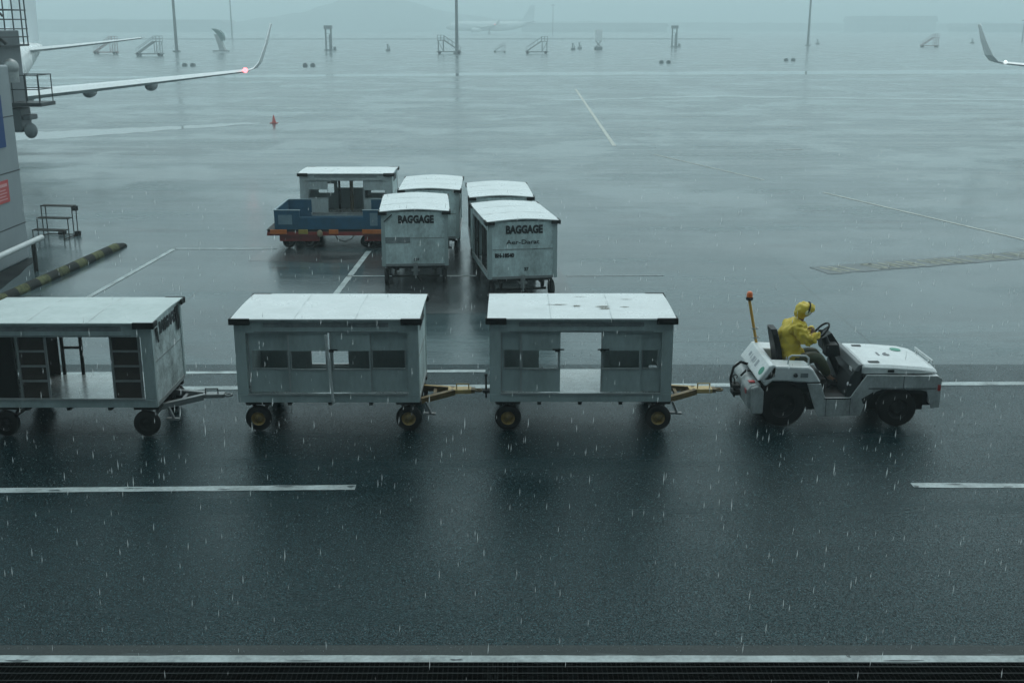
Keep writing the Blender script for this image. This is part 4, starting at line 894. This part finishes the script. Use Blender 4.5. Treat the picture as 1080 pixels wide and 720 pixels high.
kb = empty('striped_kerb', (-11.75, 29.5, 0), R(-4.5)); tag(kb, 'low rounded kerb in worn yellow and black stripes beside the bay line', 'kerb')
mb = MB(); n_ = 15; seg = 8.0/n_
for k in range(n_):
    mb.m = k % 2; rings = []
    for t_ in (0, 1):
        y_ = -4.4 + (k+t_)*seg; h_ = 0.19 if not (k == n_-1 and t_ == 1) else 0.1
        rings.append([((0.14+0.012*math.sin(y_*3))*math.cos(a), y_, 0.0 + h_*math.sin(a)) for a in [PI*q_/8 for q_ in range(9)]])
    mb.loft(rings, smooth=True, caps=True)
mb.build('kerb_body', [M_KB, M_KY], kb)

sp = empty('step_stand', (-14.0, 34.55, 0), R(-8)); tag(sp, 'small brown three step metal stand beyond the guard rail', 'step stand')
M_STEP = mat('brown_step_steel', (0.025, 0.022, 0.018), 0.6, spec=0.15)
for k, z_ in enumerate((0.95, 0.62, 0.30)):
    y_ = 0.30 - 0.30*k
    MB().box(-0.52, 0.52, y_-0.14, y_+0.12, z_-0.03, z_).build('tread', M_STEP, sp)
mb = MB()
for sx_ in (-0.5, 0.5):
    for k, z_ in enumerate((0.95, 0.62, 0.30)):
        y_ = 0.30 - 0.30*k
        mb.rod((sx_, y_-0.13, 0), (sx_, y_-0.13, z_-0.03), 0.016, n=6)
    mb.rod((sx_, 0.41, 0), (sx_, 0.41, 0.93), 0.016, n=6)
    mb.bar((sx_, 0.41, 0.03), (sx_, -0.43, 0.03), 0.03, 0.03)
mb.bar((-0.5, 0.41, 0.03), (0.5, 0.41, 0.03), 0.03, 0.03)
mb.build('frame', M_STEP, sp)
MB().box(0.42, 0.56, 0.3, 0.45, 0.78, 0.92).box(0.45, 0.58, 0.3, 0.45, 0.0, 0.14).box(-0.1, 0.1, 0.3, 0.45, 0.02, 0.12).build('wheel_box', M_BLACK, sp)

# ------------------------------------------------------------------ airliners
def make_plane():
    t = empty('airliner', (0, 0, 0))
    # fuselage
    rings = []; n = 24
    for y_, r_, z_ in ((0, 0.05, 2.9), (0.4, 0.55, 2.95), (1.2, 1.05, 3.05), (2.6, 1.55, 3.2), (4.5, 1.85, 3.3), (7, 1.94, 3.35), (25, 1.94, 3.35), (29, 1.75, 3.55), (33, 1.25, 4.05), (36, 0.75, 4.5), (38.5, 0.3, 4.85), (39.3, 0.1, 4.95)):
        rings.append([(r_*math.cos(2*PI*i/n), y_, z_ + r_*1.04*math.sin(2*PI*i/n)) for i in range(n)])
    f = MB().loft(rings).build('fuselage', M_PLANE, t)
    mb = MB()
    for s in (-1, 1):
        for k in range(34): mb.box(s*1.93-0.015, s*1.93+0.015, 6.5+k*0.6, 6.72+k*0.6, 3.75, 4.05)
        mb.box(s*0.9-0.45, s*0.9+0.45, 1.6, 2.2, 4.05, 4.35)
    mb.build('window', M_PDARK, f)
    def wing(s, root, tip, zr, zt, name, th):
        rings = []
        (x0, y0, c0), (x1, y1, c1) = root, tip
        for k in range(7):
            u = k/6; x_ = x0 + (x1-x0)*u; y_ = y0 + (y1-y0)*u; c_ = c0 + (c1-c0)*u; z_ = zr + (zt-zr)*(u**1.15); h_ = th*c_
            rings.append([(s*x_, y_, z_), (s*x_, y_+c_*0.1, z_+h_*0.5), (s*x_, y_+c_*0.4, z_+h_*0.62), (s*x_, y_+c_, z_+h_*0.05), (s*x_, y_+c_, z_), (s*x_, y_+c_*0.5, z_-h_*0.4), (s*x_, y_+c_*0.1, z_-h_*0.35)])
        return MB().loft(rings, smooth=False).build(name, M_PLANE, t)
    for s in (-1, 1):
        w = wing(s, (1.5, 13.0, 6.6), (16.6, 20.6, 1.6), 2.55, 3.95, 'wing', 0.105)
        rings = []
        for (dx, dy, dz, c_) in ((0, 0, 0, 1.6), (0.35, 0.15, 0.12, 1.5), (0.62, 0.4, 0.45, 1.35), (0.95, 0.95, 1.4, 0.95), (1.2, 1.5, 2.4, 0.5)):
            x_, y_, z_ = 16.6+dx, 20.6+dy, 3.95+dz
            rings.append([(s*x_, y_, z_), (s*(x_+0.06), y_+c_*0.4, z_+0.03), (s*x_, y_+c_, z_), (s*(x_-0.08), y_+c_*0.4, z_+0.06)])
        MB().loft(rings, smooth=False).build('winglet', M_PLANE, w)
        for x_ in (5.6, 8.6, 11.6):
            u = (x_-1.5)/15.1; y_ = 13+7.6*u + (6.6-5*u)*0.75; MB().ball((s*x_, y_, 2.55+1.4*u**1.15-0.2), 0.25, 10, 8, (1, 4.2, 1.15)).build('flap_fairing', M_PGREY, w)
        (MB().ball((s*16.55, 20.55, 4.0), 0.13, 10, 8)).build('navigation_light', M_NAV if s > 0 else M_NAVW, w)
        wing(s, (0.5, 34.0, 3.4), (7.1, 37.6, 1.2), 4.75, 5.5, 'stabiliser', 0.09)
        e = MB().lathe([(0.7, 0), (0.95, 0.15), (1.05, 0.9), (1.0, 2.4), (0.7, 3.6), (0.62, 3.6), (0.3, 4.2), (0.05, 4.5)], (s*4.9, 11.2, 1.75)).build('engine', M_PLANE, t)
        MB().lathe([(0.02, 0.5), (0.35, 1.0), (0.9, 1.01)], (s*4.9, 11.2, 1.75)).build('fan', M_PDARK, e)
        MB().prism([(s*4.8, 2.5), (s*5.0, 2.5), (s*5.0, 3.2), (s*4.8, 3.2)], 12.5, 16.5).build('pylon', M_PGREY, e)
        mb = MB().rod((s*2.8, 19, 0.5), (s*2.6, 19, 2.6), 0.13)
        for dx in (-0.3, 0.3): mb.lathe([(0.001, -0.16), (0.42, -0.16), (0.52, -0.1), (0.52, 0.1), (0.42, 0.16), (0.001, 0.16)], (s*2.8+dx, 19, 0.52), 'x', 18)
        mb.build('landing_gear', M_BLACK, t)
    mb = MB().rod((0, 4.2, 0.3), (0, 4.2, 2.2), 0.1)
    for dx in (-0.2, 0.2): mb.lathe([(0.001, -0.1), (0.3, -0.1), (0.35, 0), (0.3, 0.1), (0.001, 0.1)], (dx, 4.2, 0.35), 'x', 16)
    mb.build('nose_gear', M_BLACK, t)
    # fin: swept plate with thickness
    mb = MB(); pr = [(31.0, 5.0), (33.5, 6.2), (37.2, 12.3), (39.2, 12.3), (38.6, 5.3)]
    mb._add([(-0.14 if p_[1] < 7 else -0.06, p_[0], p_[1]) for p_ in pr] + [(0.14 if p_[1] < 7 else 0.06, p_[0], p_[1]) for p_ in pr], [(0,1,2,3,4), (9,8,7,6,5)] + [(i, (i+1)%5+0, (i+1)%5+5, i+5) for i in range(5)])
    mb.build('tail_fin', mat('aircraft_tail_paint', (0.6, 0.66, 0.68), 0.3), t)
    return t
pl = make_plane(); pl.location = (-29.3, 40.4, 0); pl.rotation_euler.z = R(3.8)
tag(pl, 'white airliner at the left gate with a red light glowing at its near wing tip', 'airliner', 'parked airliners')
p2 = copy_tree(pl); p2.location = (48.6, 55.5, 0); p2.rotation_euler.z = R(0)
tag(p2, 'airliner off the right edge showing only its upswept winglet and wing tip', 'airliner', 'parked airliners')
p3 = copy_tree(pl); p3.location = (-55, 980, 0); p3.rotation_euler.z = R(-86); p3.scale = (1.9, 1.9, 1.9)
tag(p3, 'faint distant airliner almost lost in the rain haze, tail to the right', 'airliner', 'parked airliners')

# ------------------------------------------------------------------ far apron furniture
def make_mast():
    t = empty('light_mast', (0, 0, 0))
    MB().rod((0, 0, 0), (0, 0, 27), 0.42, 0.2, n=14).box(-0.8, 0.8, -0.8, 0.8, 0, 0.35).build('pole', M_MAST, t)
    mb = MB().ring((0, 0, 26.6), 1.3, 0.08)
    for k in range(8):
        a = 2*PI*k/8; mb.box(1.3*math.cos(a)-0.3, 1.3*math.cos(a)+0.3, 1.3*math.sin(a)-0.25, 1.3*math.sin(a)+0.25, 26.0, 26.5)
    mb.bar((-1.3, 0, 26.6), (1.3, 0, 26.6), 0.1, 0.1)
    mb.build('lamp_head', M_FAR, t)
    return t
mast0 = make_mast()
masts = [((186.5, 55), 'tall apron light mast above the left airliner wing', 1.0), ((482, 57), 'tall light mast standing by the mobile stairs at the centre of the far apron', 1.0),
         ((852, 48.5), 'tall light mast with a low base slab, right of centre', 1.0), ((1078, 44), 'light mast cut by the right frame edge', 1.0),
         ((245, 41.5), 'faintest light mast, thin and far behind the green topped unit', 1.0), ((583, 37.5), 'very faint distant mast in the haze right of the central mast', 0.8)]
for i, ((x_, y_), lab, sc_) in enumerate(masts):
    m_ = mast0 if i == 0 else copy_tree(mast0)
    m_.location = g(x_, y_); m_.scale = (sc_*(0.72 if i == 3 else 1), sc_*(0.72 if i == 3 else 1), sc_ * (1 if i != 3 else 0.33)); tag(m_, lab, 'light mast', 'apron light masts')
masts_flat = None
def make_stairs(name='mobile_stairs', m=M_FAR):
    t = empty(name, (0, 0, 0))    # rises towards +x
    mb = MB()
    for s in (-0.9, 0.9):
        mb.bar((-2.6, s, 0.6), (1.2, s, 3.1), 0.12, 0.22).bar((-2.6, s, 1.6), (1.2, s, 4.1), 0.07, 0.07)
        for k in range(5): u = k/4; mb.rod((-2.6+3.8*u, s, 0.6+2.5*u), (-2.6+3.8*u, s, 1.6+2.5*u), 0.035, n=6)
    for k in range(12): u = (k+0.5)/12; mb.box(-2.75+3.8*u, -2.45+3.8*u, -0.85, 0.85, 0.62+2.5*u, 0.66+2.5*u)
    mb.build('stair_flight', m, t)
    mb = MB().box(1.2, 2.8, -1, 1, 3.0, 3.14)
    for x_ in (1.25, 2.0, 2.75):
        for s in (-0.95, 0.95): mb.rod((x_, s, 3.1), (x_, s, 4.3), 0.04, n=6)
    for s in (-0.95, 0.95): mb.bar((1.25, s, 4.25), (2.75, s, 4.25), 0.07, 0.07).bar((1.25, s, 3.7), (2.75, s, 3.7), 0.05, 0.05)
    mb.build('landing', m, t)
    mb = MB()
    for s in (-0.85, 0.85):
        for x_ in (1.4, 2.6): mb.rod((x_, s, 0.4), (x_, s, 3.0), 0.08, n=8)
        mb.bar((1.4, s, 0.6), (2.6, s, 2.8), 0.06, 0.06)
    mb.box(-2.9, 3.0, -0.9, 0.9, 0.4, 0.62)
    mb.build('undercarriage', m, t)
    for x_ in (-2.3, 2.3):
        for s in (-0.9, 0.9): MB().lathe([(0.001, -0.1), (0.3, -0.12), (0.36, -0.05), (0.36, 0.05), (0.3, 0.12), (0.001, 0.1)], (x_, s, 0.36)).build('wheel', M_BLACK, t)
    return t
st0 = make_stairs(); stp = make_stairs('mobile_stairs', M_FARP)
stairs = [(st0, (158, 59.5), 0, 1.0, 'grey mobile boarding stairs left of the left light mast'), (stp, (112, 57.5), 0, 0.95, 'reddish mobile boarding stairs just under the airliner tailplane'),
          (None, (474, 57), PI, 1.0, 'mobile boarding stairs facing left at the foot of the central mast'), (None, (566, 57), 0, 0.93, 'mobile boarding stairs rising to the right, right of the central mast'),
          (None, (527, 55.5), 0, 0.52, 'small low service stairs between the two taller boarding stairs'), (None, (980, 50), 0, 0.95, 'hazy mobile stairs left of the right airliner winglet')]
for i, (o_, (x_, y_), rz, sc_, lab) in enumerate(stairs):
    if o_ is None: o_ = copy_tree(stp if i == 5 else st0)
    o_.location = g(x_, y_); o_.rotation_euler.z = rz; o_.scale = (sc_,)*3; tag(o_, lab, 'mobile stairs', 'mobile boarding stairs on the far apron')
def make_tower():
    t = empty('access_tower', (0, 0, 0)); mb = MB()
    for x_ in (-0.7, 0.7):
        for y_ in (-0.7, 0.7): mb.rod((x_, y_, 0), (x_, y_, 6.0), 0.13, n=6)
    for k in range(6):
        z_ = 0.4+k*1.0
        for y_ in (-0.7, 0.7): mb.bar((-0.7, y_, z_), (0.7, y_, z_), 0.07, 0.07)
    mb.build('frame', M_FAR, t)
    MB().box(-1.0, 1.0, -0.9, 0.9, 5.6, 6.5).build('platform', M_FAR, t)
    MB().rod((0.3, 0, 0), (0.3, 0, 4.2), 0.2, n=8).box(-1.1, 2.0, -0.9, 0.9, 0.1, 0.4).box(1.2, 1.9, -0.5, 0.5, 0.4, 1.1).build('base', M_FAR, t)
    return t
tw0 = make_tower(); tw0.location = g(347, 54); tag(tw0, 'narrow four legged access tower left of the central mast', 'access tower', 'access towers')
tw1 = copy_tree(tw0); tw1.location = g(711, 50); tag(tw1, 'narrow access tower with a dark head, right of the white lifted box', 'access tower', 'access towers')
# white box on scissor legs
t = empty('high_lift', g(631, 52.5)); tag(t, 'pale box body raised on dark scissor legs in the far haze', 'lift vehicle')
MB().box(-0.9, 0.9, -2, 2, 2.4, 5.4).build('box_body', M_PLANE, t)
mb = MB()
for y_ in (-1.6, 1.6): mb.bar((-0.8, y_, 0.5), (0.8, y_, 2.4), 0.14, 0.14).bar((0.8, y_, 0.5), (-0.8, y_, 2.4), 0.14, 0.14)
mb.box(-1, 1, -2.2, 2.2, 0.3, 0.7)
mb.build('scissor_lift', M_FAR, t)
for y_ in (-1.7, 1.7): MB().lathe([(0.001, -1), (0.35, -1), (0.4, -0.9), (0.4, 0.9), (0.35, 1), (0.001, 1)], (0, y_, 0.4), 'x', 14).build('wheel', M_BLACK, t)
# pale slanted unit with dark green curved top
t = empty('covered_loader', g(233, 55.5)); tag(t, 'pale slanted loader with a dark green curved hood beside the wing tip', 'loader')
rings = []
for (z_, x_, w_) in ((0.5, 0.6, 0.7), (2.0, 0.1, 0.6), (3.6, -0.4, 0.55), (4.4, -0.8, 0.5)):
    rings.append([(x_-w_, -0.9, z_), (x_+w_, -0.9, z_), (x_+w_, 0.9, z_), (x_-w_, 0.9, z_)])
MB().loft(rings, smooth=False).build('body', M_GALV, t)
rings = []
for (z_, x_, w_) in ((2.8, 0.75, 0.3), (3.8, 0.55, 0.55), (4.6, 0.1, 0.75), (5.3, -0.6, 0.7), (5.7, -1.4, 0.4)):
    rings.append([(x_-w_, -1, z_), (x_+w_, -1, z_), (x_+w_, 1, z_), (x_-w_, 1, z_)])
MB().loft(rings, smooth=False).build('hood', M_DGREEN, t)
MB().box(-1.8, 2.0, -1, 1, 0.2, 0.5).build('base', M_FAR, t)
# low dark wheel chocks in pairs, small posts
def make_chock():
    return MB().prism([(-0.45, 0), (-0.4, 0.45), (-0.1, 0.62), (0.25, 0.6), (0.42, 0.35), (0.45, 0)], -0.35, 0.35).build('wheel_chock', M_FAR, bevel=0.05)
ch0 = make_chock(); spots = [((195, 70), 'left one of the dark chocks on the ground above the left wing'), ((203.5, 70), 'right one of the dark chocks on the ground above the left wing'),
  ((322, 70), 'left one of the chocks below the left access tower'), ((330, 70), 'right one of the chocks below the left access tower'),
  ((697.5, 66.8), 'left one of the chocks below the right access tower'), ((705, 66.8), 'right one of the chocks below the right access tower'),
  ((829, 64.5), 'left one of the chocks below the right of centre mast'), ((836.5, 64.5), 'right one of the chocks below the right of centre mast')]
for i, ((x_, y_), lab) in enumerate(spots):
    o_ = ch0 if i == 0 else ch0.copy()
    if i: COL.objects.link(o_)
    o_.location = g(x_, y_); o_.rotation_euler.z = 0 if i % 2 == 0 else PI; o_.scale = (0.85,)*3; tag(o_, lab, 'wheel chock', 'dark wheel chocks on the far apron')
def make_post():
    return MB().box(-0.5, 0.7, -0.4, 0.4, 0, 0.5).rod((0, 0, 0.5), (0, 0, 1.7), 0.16, n=8).box(-0.25, 0.25, -0.12, 0.12, 1.5, 1.8).rod((0.45, 0, 0.5), (0.45, 0, 1.2), 0.14, n=8).build('apron_service_post', M_FAR)
po = make_post()
for i, ((x_, y_), lab) in enumerate([((409, 54), 'small dark service post between the left access tower and the central mast'), ((604, 53), 'service post left of the white lifted box'), ((611, 52), 'service post nearest the white lifted box'), ((862, 47), 'thin service post right beside the right of centre mast'), ((1025, 46), 'low service post right behind the right winglet')]):
    o_ = po if i == 0 else po.copy()
    if i: COL.objects.link(o_)
    o_.location = g(x_, y_); tag(o_, lab, 'service post', 'service posts')
# traffic cone
cn = empty('traffic_cone', g(289, 130)); tag(cn, 'small red traffic cone alone on the wet apron', 'traffic cone')
MB().lathe([(0.15, 0.04), (0.03, 0.52), (0.001, 0.53)], (0, 0, 0), 'z', 16).build('cone_body', M_CONE, cn)
MB().box(-0.24, 0.24, -0.24, 0.24, 0, 0.04).build('base', M_CONE, cn)
# low far fence line
fn = empty('perimeter_fence', (0, 505, 0)); tag(fn, 'long low fence line crossing the far side of the apron', 'fence')
mb = MB().bar((-170, 0, 1.0), (95, 4, 1.0), 0.08, 0.28)
mb.build('rail', M_FAR, fn)
mb = MB()
for k in range(45): mb.rod((-170+6*k, 4*k/45, 0), (-170+6*k, 4*k/45, 1.0), 0.06, n=5)
mb.build('posts', M_FAR, fn)

# ------------------------------------------------------------------ far buildings and hills
def hangar(label, px0, px1, dist, h, roofh, depth=60, m=M_BUILD):
    x0, x1 = (px0-540)/1200*dist, (px1-540)/1200*dist
    t = empty('hangar', ((x0+x1)/2, dist, 0)); tag(t, label, 'building', 'far airport buildings'); w = (x1-x0)/2
    MB().box(-w*0.97, w*0.97, 0, depth, 0, h-roofh).build('wall', m, t)
    MB().prism([(-w, h-roofh), (-w*0.96, h), (w*0.96, h), (w, h-roofh)], -3, depth+3).build('roof', M_BUILDD, t)
    mb = MB()
    k = -w*0.85
    while k < w*0.8: mb.box(k, k+w*0.1, -0.2, -0.05, 0, (h-roofh)*0.7); k += w*0.14
    mb.build('door', M_BUILDD, t)
hangar('flat roofed hangar just visible in haze right of the light mast', 890, 972, 1500, 19, 7)
hangar('long low building in haze behind the right winglet', 1000, 1180, 1400, 9.5, 4)
hangar('low terminal block in haze behind the far airliner', 548, 700, 1400, 10, 4, depth=40)
hangar('long hazy cargo shed behind the left airliner wing', -60, 250, 1400, 14, 4)
# hills: one terrain sheet with ridges
import mathutils
ridge = [(-500, 20), (120, 21), (250, 23), (285, 20), (325, 14), (350, 8), (375, -1), (400, -5), (425, -2), (440, 5), (470, 13), (520, 20), (560, 23), (700, 24), (900, 25), (1500, 24)]
def rh(px):
    for (a, ya), (b, yb) in zip(ridge[:-1], ridge[1:]):
        if a <= px <= b:
            t = (px-a)/(b-a); t = t*t*(3-2*t) if abs(ya-yb) > 4 else t; return ya + (yb-ya)*t
    return 24
D = 1800; mb = MB(); W_ = 241; rows = [(-130, 0.0), (-90, 0.25), (-45, 0.7), (0, 1.0), (80, 0.8), (200, 0.4), (330, 0.0)]
vs = []
for (dy, f) in rows:
    for i in range(W_):
        px = -500 + 2000*i/(W_-1); x_ = (px-540)/1200*D*(1+dy/D*0.3)
        h_ = 6.24 + (28-rh(px))*D/1200
        nz = mathutils.noise.noise(Vector((x_*0.03, dy*0.03, 0)))*3 + mathutils.noise.noise(Vector((x_*0.12, dy*0.1, 3)))*1.5
        vs.append((x_, D+dy, max(-0.5, f*(h_+nz)) if f > 0 else -0.5))
mb._add(vs, [(j*W_+i, j*W_+i+1, (j+1)*W_+i+1, (j+1)*W_+i) for j in range(len(rows)-1) for i in range(W_-1)], True)
hl = mb.build('hills', M_HILL); hl['kind'] = 'structure'

# ------------------------------------------------------------------ added unseen terminal wall and overhang behind the viewpoint, to shade the near road
tm = empty('terminal_shade_block', (0, -0.6, 0)); tag(tm, 'added unseen terminal facade with dark glass bands, shading the near road', 'building')
MB().box(-70, 70, -14, 0, 0, 5.2).box(-70, 70, -14, -0.3, 7.6, 21).build('wall', M_WALL, tm)
mb = MB().box(-69.5, 69.5, -13, -0.6, 5.2, 7.6)
mb.build('window_band', M_GLASS, tm)
MB().box(-71, 71, -15, 4.0, 21, 21.6).build('roof', M_BUILDD, tm)

# ------------------------------------------------------------------ rain and splashes
random.seed(3)
mb = MB()
def drop(x, y, z, l, r, lean):
    c = [(x, y, z+l/2), (x+lean*0.5, y, z)]
    vs = [(x+lean*l, y, z+l/2), (x-lean*l, y, z-l/2), (x+r, y, z-l*0.1), (x-r*0.5, y+r*0.87, z-l*0.1), (x-r*0.5, y-r*0.87, z-l*0.1)]
    mb._add(vs, [(0,2,3),(0,3,4),(0,4,2),(1,3,2),(1,4,3),(1,2,4)], True)
for _ in range(1000):
    y = 7.0 + 13*random.random()**0.9; x = random.uniform(-0.5, 0.5)*y*1.0; z = random.uniform(0.02, 3.6)
    s = random.uniform(0.3, 1.0)**1.3 + 0.12
    drop(x, y, z, 0.10*s, 0.0045*s*(0.6+y/20), random.uniform(0.0, 0.05))
for _ in range(260):
    y = random.uniform(20, 45); x = random.uniform(-0.5, 0.5)*y; z = random.uniform(0.02, 3)
    drop(x, y, z, 0.1, 0.006, random.uniform(0.0, 0.05))
tag(mb.build('rain', M_DROP), 'falling rain drops over the road and apron', 'rain', kind='stuff')
mb = MB()
for _ in range(9000):
    y = 10.5 + 13*random.random()**1.15; x = random.uniform(-0.55, 0.55)*y*1.0; s = random.uniform(0.4, 1.0)
    if abs(x) > 11: continue
    k = random.choice((2, 3, 3)); s *= 2.0 if random.random() < 0.05 else 1.0
    for q_ in range(k):
        a = random.uniform(0, 2*PI); r = 0.012*s; dx, dy = math.cos(a)*r, math.sin(a)*r; h = random.uniform(0.006, 0.024)*s
        mb._add([(x+dx*0.5-0.003, y+dy*0.5, 0.006), (x+dx*0.5+0.003, y+dy*0.5, 0.006), (x+dx+0.0, y+dy+0.002, 0.006+h), (x+dx*0.5, y+dy*0.5+0.004, 0.006)], [(0,1,2),(1,3,2),(3,0,2)])
tag(mb.build('rain_splashes', M_SPLASH), 'tiny rain splashes on the dark wet road', 'splashes', kind='stuff')

# ------------------------------------------------------------------ haze
hz = MB().box(-3400, 3400, -50, 5100, -1.0, 62)
hm = bpy.data.materials.new('rain_haze'); hm.use_nodes = True
N = hm.node_tree.nodes; N.clear(); out = N.new('ShaderNodeOutputMaterial'); pv = N.new('ShaderNodeVolumePrincipled')
pv.inputs['Color'].default_value = (0.86, 0.97, 0.985, 1); pv.inputs['Density'].default_value = 0.0015; pv.inputs['Anisotropy'].default_value = 0.0
hm.node_tree.links.new(pv.outputs['Volume'], out.inputs['Volume'])
hzo = hz.build('haze', hm); hzo['kind'] = 'stuff'

# ------------------------------------------------------------------ light
w = bpy.data.worlds.new('World'); scn.world = w; w.use_nodes = True
N, L = w.node_tree.nodes, w.node_tree.links
bg = N['Background']; sky = N.new('ShaderNodeTexSky'); sky.sky_type = 'NISHITA'; sky.sun_disc = False
SE, SR = R(58), R(20)
sky.sun_elevation = SE; sky.sun_rotation = SR; sky.air_density = 1.0; sky.dust_density = 4.0; sky.ozone_density = 1.5
hs = N.new('ShaderNodeHueSaturation'); hs.inputs['Saturation'].default_value = 0.25; hs.inputs['Value'].default_value = 0.35
L.new(sky.outputs['Color'], hs.inputs['Color'])
tc = N.new('ShaderNodeTexCoord'); sx = N.new('ShaderNodeSeparateXYZ'); L.new(tc.outputs['Generated'], sx.inputs[0])
cr = N.new('ShaderNodeValToRGB'); cr.color_ramp.elements[0].position = 0.0; cr.color_ramp.elements[0].color = (0.77, 1.03, 1.08, 1)
cr.color_ramp.elements[1].position = 1.0; cr.color_ramp.elements[1].color = (0.60, 0.86, 0.91, 1)
L.new(sx.outputs['Z'], cr.inputs['Fac'])
nz = N.new('ShaderNodeTexNoise'); nz.inputs['Scale'].default_value = 2.2; nz.inputs['Detail'].default_value = 5; L.new(tc.outputs['Generated'], nz.inputs['Vector'])
mr = N.new('ShaderNodeMapRange'); mr.inputs['To Min'].default_value = 7.0; mr.inputs['To Max'].default_value = 10.5; L.new(nz.outputs['Fac'], mr.inputs['Value'])
sc_ = N.new('ShaderNodeVectorMath'); sc_.operation = 'SCALE'; L.new(cr.outputs['Color'], sc_.inputs[0]); L.new(mr.outputs['Result'], sc_.inputs['Scale'])
ad = N.new('ShaderNodeVectorMath'); ad.operation = 'ADD'; L.new(sc_.outputs['Vector'], ad.inputs[0]); L.new(hs.outputs['Color'], ad.inputs[1])
L.new(ad.outputs['Vector'], bg.inputs['Color']); bg.inputs['Strength'].default_value = 0.1
sd_ = bpy.data.lights.new('sun', 'SUN'); sd_.energy = 0.5; sd_.angle = R(25); sd_.color = (1, 0.98, 0.95)
so = bpy.data.objects.new('sun', sd_); COL.objects.link(so)
# sky sun_rotation is measured clockwise from +Y
dirv = Vector((math.sin(SR)*math.cos(SE), math.cos(SR)*math.cos(SE), math.sin(SE)))
so.rotation_euler = (-dirv).to_track_quat('-Z', 'Y').to_euler()

vs_ = scn.view_settings; vs_.view_transform = 'Standard'; vs_.look = 'None'; vs_.exposure = 0; vs_.gamma = 1; vs_.use_curve_mapping = False
scn.render.engine = 'CYCLES'
c = scn.cycles; c.use_denoising = True; c.max_bounces = 6; c.volume_bounces = 1; c.transparent_max_bounces = 8; c.caustics_reflective = False; c.caustics_refractive = False
try: c.denoiser = 'OPENIMAGEDENOISE'
except Exception: pass
scn.render.image_settings.color_mode = 'RGB'
